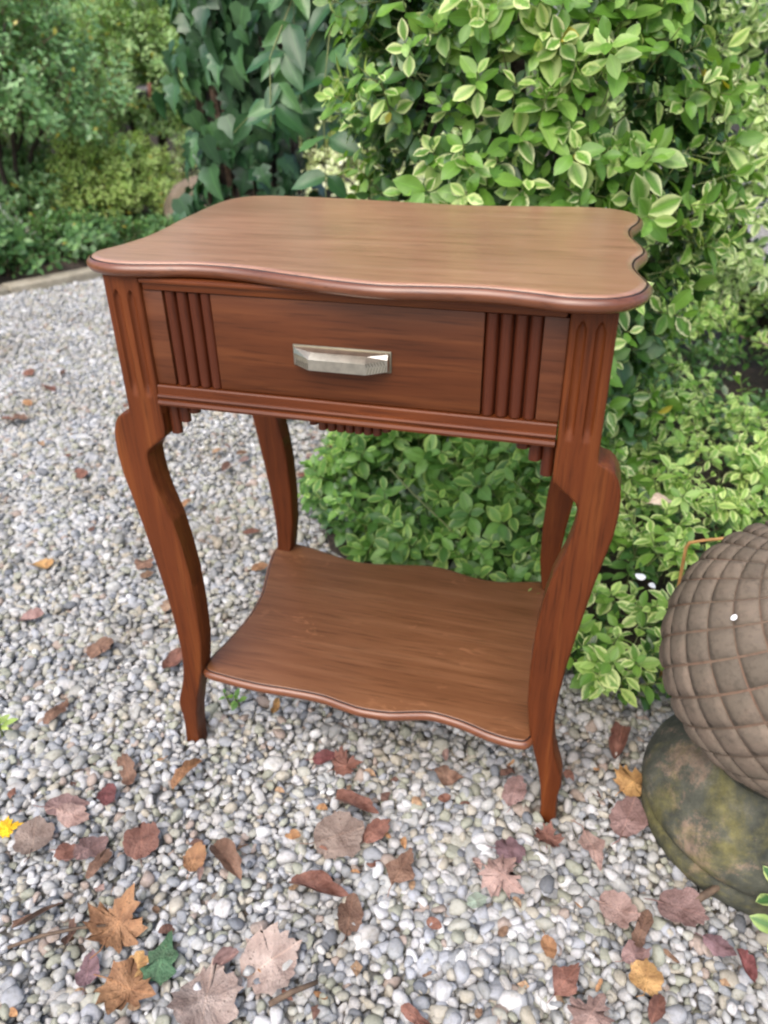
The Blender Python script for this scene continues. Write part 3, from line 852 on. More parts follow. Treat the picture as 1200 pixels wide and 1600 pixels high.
for ri, mc in enumerate(rows):
    Vr, Fr = scale_mesh(mc)
    me = mesh('scale', Vr, Fr, M_fin, True)
    for k in range(NS):
        lon = (k + 0.5 * (ri % 2)) * 2 * math.pi / NS
        ph = lat(mc)
        nn = Vector((math.cos(ph) * math.cos(lon), math.cos(ph) * math.sin(lon), math.sin(ph)))
        P = Vector((FX, FY, FZ)) + nn * FR
        ppx, ppy, _ = proj(np.array(P)[None])
        face = nn.dot((Vector(CAM_C) - P).normalized())
        ok = face > -0.05 and ppx[0] < 1240
        cand.append((-(face + 1) if ok else 1, ri, k, lon, me, Vr, Fr))
cand.sort(key=lambda c: c[:3])
restp = []
for q, (sc_, ri, k, lon, me, Vr, Fr) in enumerate(cand):
    if sc_ < 0 and q < 300:
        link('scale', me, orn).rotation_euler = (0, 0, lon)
    else:
        R_ = Matrix.Rotation(lon, 3, 'Z'); restp.append(([R_ @ Vector(v) for v in Vr], Fr))
V, F = merge(restp)
o = link('scale_surface', mesh('scale_surface', V, F, M_fin, True), orn); o['kind'] = 'stuff'
# tip of the cone
V, F = lathe([(0.045, FZ + FR * 0.955), (0.032, FZ + FR * 1.0), (0.018, FZ + FR * 1.06), (0.004, FZ + FR * 1.09)], 24)
link('tip', mesh('tip', V, F, M_fin, True), orn)

# ------------------------------------------------------------------ foliage machinery
def ovate(nl, nw, ratio, fold=0.18, bend=0.25, tip=0.9, wid=0.45, wav=0.0):
    """leaf blade of length 1 along +y, x across, z up; returns V, F, UV"""
    V, UV, F = [], [], []
    for i in range(nl + 1):
        v = i / nl
        w = (math.sin(math.pi * min(1, v ** (math.log(0.5) / math.log(wid)))) ** tip) * ratio * 0.5
        w = max(w, 0.012)
        for j in range(nw + 1):
            u = j / nw * 2 - 1
            z = fold * abs(u) * w * 1.2 - bend * v * v * 0.5 + wav * math.sin(v * 9 + u * 2) * abs(u) * 0.1
            V.append((u * w, v, z)); UV.append((u * .5 + .5, v))
    for i in range(nl):
        for j in range(nw):
            a = i * (nw + 1) + j
            F.append((a, a + 1, a + nw + 2, a + nw + 1))
    return np.array(V), F, np.array(UV)

def lobed(pts, fold=0.1, bend=0.2):
    """leaf from a right-hand outline (x, y) mirrored; fan of triangles about the midrib base"""
    right = pts; left = [(-x, y) for x, y in pts[::-1]]
    ring = [p for p in right] + [p for p in left if abs(p[0]) > 1e-6]
    c = (0.0, 0.38)
    V = [(c[0], c[1], -bend * .07)] + [(x, y, fold * abs(x) - bend * (y - .3) ** 2 * (1 if y > .3 else .3)) for x, y in ring]
    mx = max(abs(p[0]) for p in ring)
    UV = [(0.5, c[1])] + [(x / mx * .5 + .5, y) for x, y in ring]
    n = len(ring)
    F = [(0, 1 + k, 1 + (k + 1) % n) for k in range(n)]
    return np.array(V), F, np.array(UV)

T_EUO = [ovate(5, 4, 0.57, 0.18, b, 0.8, 0.5, w) for b, w in ((0.25, 0), (0.45, .3), (0.1, .4), (-0.1, .2))]
T_LOW = [ovate(4, 2, 0.56, 0.25, b, 0.85, 0.5) for b in (0.2, 0.4, 0.0)]
T_TINY = [ovate(2, 2, 0.55, 0.2, b, 0.8, 0.45) for b in (0.25, 0.0)]
T_CLIMB = [ovate(6, 4, 0.50, 0.25, b, 0.95, 0.36, w) for b, w in ((0.35, .3), (0.6, .2), (0.15, .4))]
IVYP = [(0.0, 0.0), (0.20, -0.10), (0.34, 0.02), (0.52, 0.18), (0.30, 0.30), (0.42, 0.52), (0.22, 0.60), (0.10, 0.82), (0.0, 1.0)]
IVYQ = [(0.0, 0.02), (0.24, -0.06), (0.40, 0.10), (0.44, 0.24), (0.30, 0.38), (0.26, 0.58), (0.14, 0.78), (0.0, 0.95)]
T_IVY = [lobed(IVYP, 0.25, .6), lobed(IVYP, -0.2, .9), lobed(IVYQ, 0.2, .7), lobed(IVYQ, -.15, .3)]

class Leaves:
    def __init__(s): s.P, s.D, s.N, s.S, s.R = [], [], [], [], []
    def add(s, P, D, Nn, S):
        s.P.append(P); s.D.append(D); s.N.append(Nn); s.S.append(S); s.R.append(rng.random(len(P)))
    def arrays(s):
        P, D, Nn, S, R_ = (np.concatenate(a) for a in (s.P, s.D, s.N, s.S, s.R))
        D = D / (np.linalg.norm(D, axis=1)[:, None] + 1e-9)
        Nn = Nn - D * (Nn * D).sum(1)[:, None]
        Nn = Nn / (np.linalg.norm(Nn, axis=1)[:, None] + 1e-9)
        return P, D, Nn, S, R_

def unit(a): return a / (np.linalg.norm(a, axis=1)[:, None] + 1e-9)

OCC = [np.array(p, float) for p in (
    [(128, 400), (345, 308), (1000, 328), (1018, 455), (965, 480), (935, 705), (245, 632), (160, 430)],
    [(328, 1048), (428, 858), (855, 912), (830, 1158)], [(840, 700), (970, 720), (880, 1000), (870, 1270), (830, 1160)])]
def in_poly(px, py, poly):
    c = np.zeros(len(px), bool); n = len(poly)
    for i in range(n):
        x0, y0 = poly[i]; x1, y1 = poly[(i + 1) % n]
        t = ((y0 > py) != (y1 > py)) & (px < (x1 - x0) * (py - y0) / ((y1 - y0) + 1e-9) + x0)
        c ^= t
    return c
def hidden(px, py):
    h = np.hypot(px - 1253, py - 1029) < 222
    for p in OCC: h |= in_poly(px, py, p)
    return h

def merged(name, mat, P, D, Nn, S, R_, temps, tid):
    X = np.cross(D, Nn)
    Vs, LI, LT, UVs, RN = [], [], [], [], []
    off = 0
    for t, (TV, TF, TU) in enumerate(temps):
        k = np.where(tid == t)[0]
        if not len(k): continue
        n, m = len(k), len(TV)
        V = P[k][:, None] + S[k][:, None, None] * (TV[None, :, 0, None] * X[k][:, None] + TV[None, :, 1, None] * D[k][:, None] + TV[None, :, 2, None] * Nn[k][:, None])
        Vs.append(V.reshape(-1, 3))
        li = np.concatenate([np.array(f) for f in TF]); lt = np.array([len(f) for f in TF])
        base = off + np.arange(n)[:, None] * m
        LI.append((li[None] + base).ravel()); LT.append(np.tile(lt, n))
        UVs.append(np.tile(TU[li], (n, 1))); RN.append(np.repeat(R_[k], m))
        off += n * m
    V = np.concatenate(Vs).astype(np.float32); LI = np.concatenate(LI).astype(np.int32); LT = np.concatenate(LT).astype(np.int32)
    me = bpy.data.meshes.new(name)
    me.vertices.add(len(V)); me.vertices.foreach_set('co', V.ravel())
    me.loops.add(len(LI)); me.loops.foreach_set('vertex_index', LI)
    me.polygons.add(len(LT)); me.polygons.foreach_set('loop_start', np.concatenate([[0], np.cumsum(LT)[:-1]]).astype(np.int32))
    try: me.polygons.foreach_set('loop_total', LT)
    except Exception: pass
    uv = me.uv_layers.new(name='UVMap'); uv.data.foreach_set('uv', np.concatenate(UVs).astype(np.float32).ravel())
    at = me.attributes.new('rnd', 'FLOAT', 'POINT'); at.data.foreach_set('value', np.concatenate(RN).astype(np.float32))
    me.materials.append(mat)
    me.polygons.foreach_set('use_smooth', np.ones(len(LT), bool))
    me.update(calc_edges=True)
    me.validate()
    return me

def tmpl_mesh(mat, T):
    me = mesh('leaf', T[0], T[1], mat, True)
    uv = me.uv_layers.new(name='UVMap')
    li = np.concatenate([np.array(f) for f in T[1]])
    uv.data.foreach_set('uv', T[2][li].astype(np.float32).ravel())
    return me

def foliage(root, mat, L, temps, nparts=300, min_px=9.0, name='foliage'):
    P, D, Nn, S, R_ = L.arrays()
    tid = rng.integers(0, len(temps), len(P))
    C_ = P + D * S[:, None] * 0.5
    px, py, z = proj(C_)
    tocam = unit(np.array(CAM_C)[None] - C_)
    face = np.abs((Nn * tocam).sum(1))
    size = S * FPX / np.maximum(z, .1)
    ok = (px > 4) & (px < 1196) & (py > 4) & (py < 1596) & (z > 0.2) & (size > min_px) & ~hidden(px, py)
    idx = np.where(ok)[0]
    cell = {}
    cs = max(8, np.median(size[idx]) * 0.42) if len(idx) else 8
    for i in idx[np.argsort(z[idx])]:
        c = (int(px[i] // cs), int(py[i] // cs))
        if c not in cell: cell[c] = i
    pick = sorted(cell.values(), key=lambda i: -size[i] * (0.3 + face[i]))[:nparts]
    ms = [tmpl_mesh(mat, T) for T in temps]
    base = np.array(root.location)
    X = np.cross(D, Nn)
    for i in pick:
        o = bpy.data.objects.new('leaf', ms[tid[i]])
        s = S[i]
        o.matrix_basis = Matrix(((X[i, 0] * s, D[i, 0] * s, Nn[i, 0] * s, P[i, 0] - base[0]), (X[i, 1] * s, D[i, 1] * s, Nn[i, 1] * s, P[i, 1] - base[1]),
                                 (X[i, 2] * s, D[i, 2] * s, Nn[i, 2] * s, P[i, 2] - base[2]), (0, 0, 0, 1)))
        o.parent = root
        COL.objects.link(o)
    m = np.ones(len(P), bool); m[pick] = False
    if m.any():
        o = link(name, merged(name, mat, P[m] - base, D[m], Nn[m], S[m], R_[m], temps, tid[m]), root)
        o['kind'] = 'stuff'
    return len(P)

def grow(L, P, D, npairs, size, gap, e0=0.15, e1=0.9, droop=0.12, per=2, stems=None, srad=0.0016):
    """pairs of leaves along shoots from P in direction D: rosettes at the tips"""
    n = len(P); D = unit(D)
    A = unit(np.cross(D, unit(rng.normal(size=(n, 3))))); B = np.cross(D, A)
    az = rng.uniform(0, 6.28, n)
    npairs = np.broadcast_to(npairs, n)
    mx = int(npairs.max())
    ssz = size * rng.lognormal(0, 0.16, n)
    for j in range(mx):
        k = npairs > j
        t = (j + 1) / npairs
        pos = P + D * (gap * (j + 0.5))[..., None] if np.ndim(gap) else P + D * gap * (j + 0.5)
        pos = pos + np.stack([0 * t, 0 * t, -droop * 0.3 * size * t * t], 1)
        for q in range(per):
            th = az + j * (math.pi / 2 if per == 2 else 2.4) + q * 2 * math.pi / per + rng.normal(0, .25, n)
            r = A * np.cos(th)[:, None] + B * np.sin(th)[:, None]
            e = e0 + (e1 - e0) * t ** 2 + rng.normal(0, .18, n)
            d = r * np.cos(e)[:, None] + D * np.sin(e)[:, None]
            nn = -r * np.sin(e)[:, None] + D * np.cos(e)[:, None]
            d = d + np.array([0, 0, -droop]); nn = nn + np.array([0, 0, 0.25]) + rng.normal(0, .12, (n, 3))
            s = ssz * (1.0 - 0.38 * t ** 3) * rng.uniform(.8, 1.15, n)
            L.add(pos[k] + r[k] * s[k][:, None] * .07, d[k], nn[k], s[k])
    if stems is not None:
        g = gap if np.ndim(gap) else np.full(n, gap)
        for i in range(n): stems.append((P[i] - D[i] * size * 0.8, P[i] + D[i] * g[i] * (npairs[i] - .4), srad))

def stem_mesh(name, segs, mat, base):
    """thin three-sided stems joined into one part"""
    n = len(segs)
    A = np.array([s[0] for s in segs]); B = np.array([s[1] for s in segs]); r = np.array([s[2] for s in segs])[:, None]
    t = unit(B - A); a = unit(np.cross(t, np.array([[.31, .62, .72]]))); b = np.cross(t, a)
    V = []
    for q in range(3):
        c, s = math.cos(q * 2.094), math.sin(q * 2.094)
        V.append(A + (a * c + b * s) * r); V.append(B + (a * c + b * s) * r * .6)
    V = np.stack(V, 1).reshape(-1, 3) - np.array(base)
    F = []
    for i in range(n):
        o = i * 6
        F += [(o, o + 2, o + 3, o + 1), (o + 2, o + 4, o + 5, o + 3), (o + 4, o, o + 1, o + 5)]
    return mesh(name, V, F, mat, True)

def outward(P, c, up=0.4, jit=0.35):
    d = P - np.asarray(c); d = unit(d)
    return unit(d + np.array([0, 0, up]) + rng.normal(0, jit, P.shape))

def branchy(parent, base, tips, mat, name='stem', r0=0.02, r1=0.005, wob=0.05):
    parts = []
    base = Vector(base)
    for tpt in tips:
        tpt = Vector(tpt); pts = []
        for i in range(6):
            f = i / 5
            p = base.lerp(tpt, f) + Vector((random.uniform(-1, 1), random.uniform(-1, 1), 0)) * wob * math.sin(f * 3.1)
            p.z += (1 - f) * f * 0.25 * (tpt.z - base.z)
            pts.append(p - Vector(parent.location))
        parts.append(tube(pts, [r0 + (r1 - r0) * i / 5 for i in range(6)], 6))
    V, F = merge(parts)
    return link(name, mesh(name, V, F, mat, True), parent)

# ------------------------------------------------------------------ plants behind the table
# soil and leaf litter under the planting
bnd = [(-0.30, 0.50), (-0.24, 0.38), (-0.10, 0.30), (0.10, 0.30), (0.25, 0.19), (0.35, 0.15), (0.46, 0.18), (0.70, 0.20), (1.6, 0.05), (2.6, 3.2), (-0.1, 3.2), (-0.35, 1.9), (-0.30, 1.2), (-0.24, 0.75)]
bm = bmesh.new()
f = bm.faces.new([bm.verts.new((x, y, 0.016)) for x, y in bnd]); bmesh.ops.triangulate(bm, faces=[f])
o = link('soil_patch', bm_mesh('soil_patch', bm, M_litter)); o['kind'] = 'structure'

# 1. tall variegated shrub right behind the tabletop
CX, CY, CR = 0.055, 0.88, 0.335
nzc = Noise(21, 16, 0.8, 2.6)
root = thing('variegated_shrub', 'tall evergreen shrub with cream-edged oval leaves rising right behind the tabletop', 'shrub', (CX, CY, 0.0))
L = Leaves(); L2 = Leaves(); stems = []
for lay, (n, rr, sz) in enumerate([(640, 0.62, 0.050), (760, 0.80, 0.048), (620, 0.98, 0.049)]):
    th = rng.uniform(math.pi * 0.93, math.pi * 2.04, n); zz = rng.uniform(0.16, 1.62, n)
    P = np.stack([CX + np.cos(th) * CR, CY + np.sin(th) * CR, zz], 1)
    f = rr + 0.15 * nzc(P)
    P[:, :2] = np.array([CX, CY]) + (P[:, :2] - np.array([CX, CY])) * f[:, None]
    keep = nzc(P * 1.7 + 3) > (-0.85 if lay < 2 else 0.0)
    P = P[keep]
    D = outward(P, np.stack([np.full(len(P), CX), np.full(len(P), CY), P[:, 2]], 1), 0.38, 0.33)
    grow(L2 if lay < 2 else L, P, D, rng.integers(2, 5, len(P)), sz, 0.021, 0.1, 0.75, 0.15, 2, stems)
    if lay == 1: grow(L, P[::4] + D[::4] * .03, D[::4], rng.integers(2, 4, len(P[::4])), sz, 0.02, 0.1, 0.75, 0.15, 2, stems)
# ragged growing tips leaning over the back edge of the tabletop
n = 40
P = np.stack([rng.uniform(-0.18, 0.32, n), rng.uniform(0.50, 0.58, n), rng.uniform(0.62, 1.05, n)], 1)
grow(L, P, outward(P, (CX, CY, 0.6), 0.1, 0.3), rng.integers(3, 5, n), 0.050, 0.017, 0.05, 0.7, 0.1, 2, stems)
nl = foliage(root, ML_euo, L, T_EUO, 210) + foliage(root, ML_old_shade, L2, T_EUO, 90, name='old_shaded_foliage')
link('stem', stem_mesh('stem', stems, M_stem, root.location), root)
branchy(root, (CX, CY, 0), [(CX + .25 * math.cos(a), CY + .25 * math.sin(a), z) for a, z in ((3.3, 1.3), (4.0, 1.5), (4.7, 1.2), (5.4, 1.45), (6.1, 1.1), (4.4, .9), (5.0, .8))], M_bark, 'branch', 0.03, 0.008, 0.08)
print('euo', nl)

# old trunk that carries it
def trunk_mesh(r0, r1, h, seed, n=18, m=14):
    nz = Noise(seed, 10, 0.5, 2.0); V, F = [], []
    for i in range(m):
        z = h * i / (m - 1)
        for k in range(n):
            q = 2 * math.pi * k / n
            p = np.array([math.cos(q), math.sin(q), z])
            r = (r0 + (r1 - r0) * i / (m - 1)) * (1 + 0.10 * nz(p[None])[0]) * (1 + 0.35 * math.exp(-z / 0.12))
            V.append((r * p[0], r * p[1], z))
    for i in range(m - 1):
        for k in range(n): F.append((i * n + k, i * n + (k + 1) % n, (i + 1) * n + (k + 1) % n, (i + 1) * n + k))
    F.append(tuple((m - 1) * n + k for k in range(n)))
    return V, F

# 2. low shrub seen between the table legs
def interp_front(x): return np.interp(x, [-0.42, -0.30, -0.24, -0.10, 0.10, 0.25, 0.36, 0.47, 0.70, 1.6], [0.80, 0.52, 0.43, 0.345, 0.315, 0.13, 0.05, 0.10, 0.12, 0.05])
root = thing('low_shrub', 'low leafy shrub seen between the legs above the lower shelf', 'shrub', (-0.02, 0.55, 0.0))
L = Leaves(); stems = []
n = 900
x = rng.uniform(-0.33, 0.24, n); yf = interp_front(x); y = yf + rng.random(n) ** 1.2 * np.where(x < -.2, .35, 0.62)
dep = y - yf
hh = 0.035 + np.clip(dep / 0.30, 0, 1) ** 0.8 * 0.26 + 0.04 * nzc(np.stack([x * 2, y * 2, x * 0], 1))
hh *= np.clip((x + 0.36) / 0.16, 0.35, 1)
z = np.maximum(0.02, hh * rng.uniform(0.45, 1.0, n))
P = np.stack([x, y, z], 1)
D = unit(np.stack([rng.normal(0, .4, n) - 0.1, rng.normal(-0.45, .35, n), rng.uniform(.45, 1.1, n)], 1))
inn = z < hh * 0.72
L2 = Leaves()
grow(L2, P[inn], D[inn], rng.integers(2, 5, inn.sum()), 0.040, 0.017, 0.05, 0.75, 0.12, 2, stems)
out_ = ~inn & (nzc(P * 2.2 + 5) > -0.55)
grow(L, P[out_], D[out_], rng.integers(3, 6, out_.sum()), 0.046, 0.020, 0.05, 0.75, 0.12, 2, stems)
nl = foliage(root, ML_low, L, T_EUO, 230) + foliage(root, ML_old_shade, L2, T_EUO, 70, name='old_shaded_foliage')
link('stem', stem_mesh('stem', stems, M_stem, root.location), root)
V, F = tube([Vector(p) - root.location for p in ((-0.10, 0.36, 0.25), (-0.04, 0.345, 0.20), (0.03, 0.335, 0.145), (0.06, 0.33, 0.11))], [0.0014, 0.0016, 0.0017, 0.0017], 6)
link('bare_stem', mesh('bare_stem', V, F, M_stem, True), root)
print('low', nl)

# 3. cream and green ground cover right of the table
root = thing('ground_cover', 'low cream-and-green ground cover spreading between the table and the stone ornament', 'ground cover plant', (0.5, 0.6, 0.0))
L = Leaves(); stems = []
n = 2300
x = rng.uniform(0.20, 1.35, n); yf = interp_front(x); y = yf + rng.random(n) ** 1.15 * 1.75
ok = ~((np.hypot(x - FX, y - FY) < 0.19)); x, y, yf = x[ok], y[ok], yf[ok]; n = len(x)
dep = y - yf
hh = 0.04 + np.clip(dep / 0.30, 0, 1) * 0.11 + np.clip((y - .9) / .8, 0, 1) * 0.13 + 0.035 * nzc(np.stack([x * 2.2, y * 2.2, x * 0 + 7], 1))
hole = np.exp(-(((x - 0.66) / .13) ** 2 + ((y - 1.35) / .14) ** 2))
z = np.maximum(0.015, hh * rng.uniform(0.45, 1.0, n) * (1 - .8 * hole))
kp = rng.random(n) > hole * .85
P = np.stack([x, y, z], 1)[kp]; n = len(P); inn = (z < hh * 0.62)[kp]
D = unit(np.stack([rng.normal(0, .4, n), rng.normal(-0.35, .35, n), rng.uniform(.5, 1.1, n)], 1))
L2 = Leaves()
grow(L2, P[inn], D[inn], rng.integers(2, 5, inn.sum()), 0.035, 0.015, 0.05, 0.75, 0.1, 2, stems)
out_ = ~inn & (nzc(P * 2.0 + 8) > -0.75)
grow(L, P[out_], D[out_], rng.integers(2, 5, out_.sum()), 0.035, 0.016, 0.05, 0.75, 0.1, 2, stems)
nl = foliage(root, ML_cov, L, T_LOW, 230) + foliage(root, ML_old_shade, L2, T_LOW, 70, name='old_shaded_foliage')
link('stem', stem_mesh('stem', stems, M_stem, root.location), root)
print('cover', nl)

# 4. pale hedge further back on the right
L2 = Leaves()
root = thing('pale_hedge', 'pale cream-flecked hedge further back at the right edge behind the ground cover', 'hedge', (0.85, 2.05, 0.0))
L = Leaves(); stems = []
for n, dy, sz in ((800, 0.18, 0.048), (1400, 0.0, 0.044)):
    x = rng.uniform(0.20, 1.75, n); z = 0.24 + rng.random(n) ** 1.1 * 1.45
    nn = nzc(np.stack([x * 1.3, x * 0 + 2, z * 1.3], 1))
    y = 1.72 + dy + 0.11 * nn - 0.25 * np.clip((x - .5), 0, .6) + 0.12 * np.clip((1.0 - z), -0.5, 1)
    P = np.stack([x, y, z], 1)[nn > -0.8]
    D = unit(np.stack([rng.normal(-.1, .35, len(P)), rng.normal(-0.8, .3, len(P)), rng.uniform(0, .9, len(P))], 1))
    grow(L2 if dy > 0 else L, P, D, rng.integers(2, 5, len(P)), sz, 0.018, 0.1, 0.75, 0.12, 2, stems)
nl = foliage(root, ML_far, L, T_LOW, 250) + foliage(root, ML_old_shade, L2, T_LOW, 50, name='old_shaded_foliage')
link('stem', stem_mesh('stem', stems, M_stem, root.location), root)
branchy(root, (0.85, 2.05, 0), [(0.3, 2.0, 1.4), (0.6, 1.95, 1.5), (0.85, 1.9, 1.6), (1.1, 1.9, 1.5), (1.5, 1.9, 1.4), (0.45, 1.9, 0.8), (1.2, 1.8, 0.8)], M_bark, 'branch', 0.03, 0.008, 0.08)
print('far', nl)

# 5. trunk wrapped in dark ivy on the left of the shrub
IX, IY = -0.98, 1.78
tr = thing('tree', 'dark tree trunk almost hidden by ivy behind the left end of the table', 'tree', (IX, IY, 0))
V, F = trunk_mesh(0.16, 0.13, 2.2, 5)
link('trunk', mesh('trunk', V, F, M_bark, True), tr)
root = thing('ivy', 'dark green ivy with glossy lobed leaves hanging over the trunk behind the table', 'ivy', (IX, IY - 0.2, 0))
L = Leaves(); stems = []
n = 1250
th = rng.uniform(math.pi * 0.9, math.pi * 2.15, n); z = rng.uniform(0.05, 1.7, n)
rr = 0.19 + 0.05 * nzc(np.stack([th, z * 2, th * 0], 1)) + rng.uniform(-.05, .04, n)
P1 = np.stack([IX + np.cos(th) * rr, IY + np.sin(th) * rr, z], 1)
n = 800
q = unit(rng.normal(size=(n, 3))); q[:, 1] = -np.abs(q[:, 1]); q = q * rng.uniform(.72, 1.03, n)[:, None]
P2 = np.array([-0.73, 1.62, 1.22]) + q * np.array([0.36, 0.30, 0.46])
P2 = P2[(P2[:, 2] > 0.80 + 0.06 * nzc(P2)) & ((P2[:, 0] < -0.66) | (P2[:, 2] > 0.98))]
for P, c in ((P1, np.stack([np.full(len(P1), IX), np.full(len(P1), IY), P1[:, 2]], 1)), (P2, np.array([[-0.73, 1.75, 1.2]]))):
    o_ = unit(P - c)
    Nn = unit(o_ + rng.normal(0, .35, P.shape) + np.array([0, -0.15, 0.25]))
    D = np.stack([rng.normal(0, .45, len(P)), rng.normal(0, .3, len(P)), -1 + rng.normal(0, .3, len(P))], 1)
    L.add(P, D, Nn, rng.lognormal(0, .25, len(P)) * 0.066)
nl = foliage(root, ML_ivy, L, T_IVY, 300)
sg = []
for i in range(26):
    a = rng.uniform(3.0, 6.4); p = np.array([IX + .17 * math.cos(a), IY + .17 * math.sin(a), 0.0])
    for k in range(7):
        a2 = a + rng.normal(0, .12); p2 = np.array([IX + .17 * math.cos(a2), IY + .17 * math.sin(a2), p[2] + 0.22]); sg.append((p, p2, 0.006)); p, a = p2, a2
for i in range(30):
    p = P2[rng.integers(len(P2))]; sg.append((np.array([IX, IY - .1, 1.3 + rng.uniform(-.2, .3)]), p, 0.007))
link('vine', stem_mesh('vine', sg, M_twig, root.location), root)
print('ivy', nl)

# 6. climber with long pointed leaves between ivy and shrub
root = thing('climber', 'climbing plant with large pointed glossy leaves hanging between the ivy and the variegated shrub', 'climbing plant', (-0.40, 1.16, 0.0))
L = Leaves(); sg = []
n = 0
for i in range(30):
    top = np.array([rng.uniform(-0.50, -0.14), rng.uniform(0.95, 1.25), rng.uniform(0.98, 1.35)])
    end = np.array([top[0] + rng.normal(0, .09), top[1] - rng.uniform(.0, .12), top[2] - rng.uniform(.15, .52)])
    end[2] = max(end[2], 0.64 + .36 * rng.random())
    for k in range(5):
        t0 = (k + rng.random() * .6) / 5
        p = top * (1 - t0) + end * t0
        for s_ in (-1, 1):
            d = np.array([s_ * rng.uniform(.3, 1.0), rng.uniform(-.7, .2), rng.uniform(-1.1, -.1)])
            nn = np.array([s_ * -.2 + rng.normal(0, .35), -0.75, 0.65 + rng.normal(0, .3)])
            L.add(p[None], d[None], nn[None], np.array([rng.uniform(.065, .115)]))
        n += 2
    mid = (top + end) / 2 + np.array([rng.normal(0, .02), -.02, 0])
    sg += [(top, mid, .0022), (mid, end, .0018)]
nl = foliage(root, ML_climb, L, T_CLIMB, 300)
sg.append((np.array([-0.36, 1.3, 0.0]), np.array([-0.40, 1.25, 0.7]), .006)); sg.append((np.array([-0.40, 1.25, 0.7]), np.array([-0.36, 1.15, 1.3]), .005))
link('vine', stem_mesh('vine', sg, M_stem, root.location), root)

# ------------------------------------------------------------------ garden beyond the kerb
def bush(name, label, cat, c, r, n, leaf, mat, temps, gap=None, up=0.5, nparts=300, hang=0.1, seed=1, clump=0.55, pairs=(2, 5), stems_tips=7, minz=0.03, r0=0.02):
    root = thing(name, label, cat, (c[0], c[1], 0.03))
    nz = Noise(seed, 16, 1.2 / max(r), 3.2 / max(r))
    q = unit(rng.normal(size=(n, 3)))
    q[:, 2] = np.where(q[:, 2] < -0.5, -q[:, 2], q[:, 2])
    sh_ = 1 + 0.20 * nz(q * np.array(r) * 0.8)
    rad = rng.random(n) ** 0.38 * sh_
    P = np.array(c) + q * rad[:, None] * np.array(r)
    keep = (nz(P * 1.3 + 9) > -clump) & (P[:, 2] > minz)
    P = P[keep]
    L = Leaves(); st = []
    grow(L, P, outward(P, np.array(c) - np.array([0, 0, r[2] * .5]), up, 0.45), rng.integers(pairs[0], pairs[1], len(P)), leaf, gap or leaf * .45, 0.1, 0.7, hang, 2, st, 0.002)
    nl = foliage(root, mat, L, temps, nparts)
    link('twig', stem_mesh('twig', st, M_twig, root.location), root)
    tips = [tuple(np.array(c) + unit(rng.normal(size=(1, 3)))[0] * np.array(r) * np.array([.75, .75, .3]) + np.array([0, 0, r[2] * .4])) for _ in range(stems_tips)]
    branchy(root, (c[0], c[1], 0.0), tips, M_bark, 'branch', r0, 0.005, 0.06)
    print(name, nl)
    return root
bush('dark_shrub', 'dark green shrub with bare lower stems at the left edge, nearest beyond the kerb', 'shrub', (-3.22, 3.15, 0.80), (0.78, 0.55, 0.62), 2600, 0.052, ML_dark, T_TINY, seed=31, clump=0.9)
bush('lime_bush', 'rounded yellow-green bush beyond the kerb, left of the boulder', 'bush', (-2.72, 3.50, 0.24), (0.40, 0.36, 0.30), 2200, 0.034, ML_lime, T_TINY, seed=32, nparts=200, clump=1.2)
bush('loose_shrub', 'tall loose mid-green shrub beyond the kerb, behind the yellow-green bush', 'shrub', (-3.15, 4.85, 0.72), (0.70, 0.5, 0.72), 2800, 0.048, ML_mid, T_TINY, seed=33, clump=1.0)
bush('feathery_shrub', 'pale green feathery shrub just left of the ivy trunk, farther away', 'shrub', (-2.45, 4.7, 0.62), (0.46, 0.45, 0.70), 2200, 0.042, ML_mid, T_TINY, seed=37, nparts=200, clump=1.0)
bush('back_shrub', 'large dark green shrub far behind the tall loose shrub', 'shrub', (-4.7, 5.6, 0.85), (1.2, 0.7, 0.95), 3000, 0.06, ML_dark, T_TINY, seed=34, nparts=120, clump=1.0)
bush('sun_painted_bush', 'bright pale-leaved bush glimpsed far off under the hanging climber', 'bush', (-1.75, 4.5, 0.34), (0.95, 0.4, 0.50), 2300, 0.05, ML_sun_painted, T_TINY, seed=35, nparts=150, clump=1.2)
bush('edge_plant', 'dark leafy plant low against the kerb at the left edge of the picture', 'plant', (-2.80, 2.27, 0.13), (0.40, 0.26, 0.17), 700, 0.05, ML_edge, T_TINY, seed=36, nparts=150, clump=1.0)
bush('edge_plant', 'dark leafy plant low against the kerb, left of the table\'s front left corner', 'plant', (-2.48, 2.72, 0.09), (0.30, 0.24, 0.12), 500, 0.046, ML_edge, T_TINY, seed=38, nparts=120, clump=1.0)
bush('edge_plant', 'small dark leafy plant in front of the yellow-green bush', 'plant', (-2.20, 3.08, 0.06), (0.24, 0.16, 0.08), 400, 0.036, ML_edge, T_TINY, seed=39, nparts=120, clump=1.0)

bush('filler_shrub', 'mid-green shrub standing between the dark shrub and the large dark shrub behind', 'shrub', (-3.95, 4.2, 0.62), (0.75, 0.5, 0.72), 2600, 0.05, ML_mid, T_TINY, seed=40, nparts=150, clump=1.1)
bush('under_shrub', 'leafy low growth under the dark shrub at the left edge', 'shrub', (-3.35, 3.35, 0.22), (0.60, 0.35, 0.26), 1500, 0.042, ML_dark, T_TINY, seed=41, nparts=150, clump=1.2)

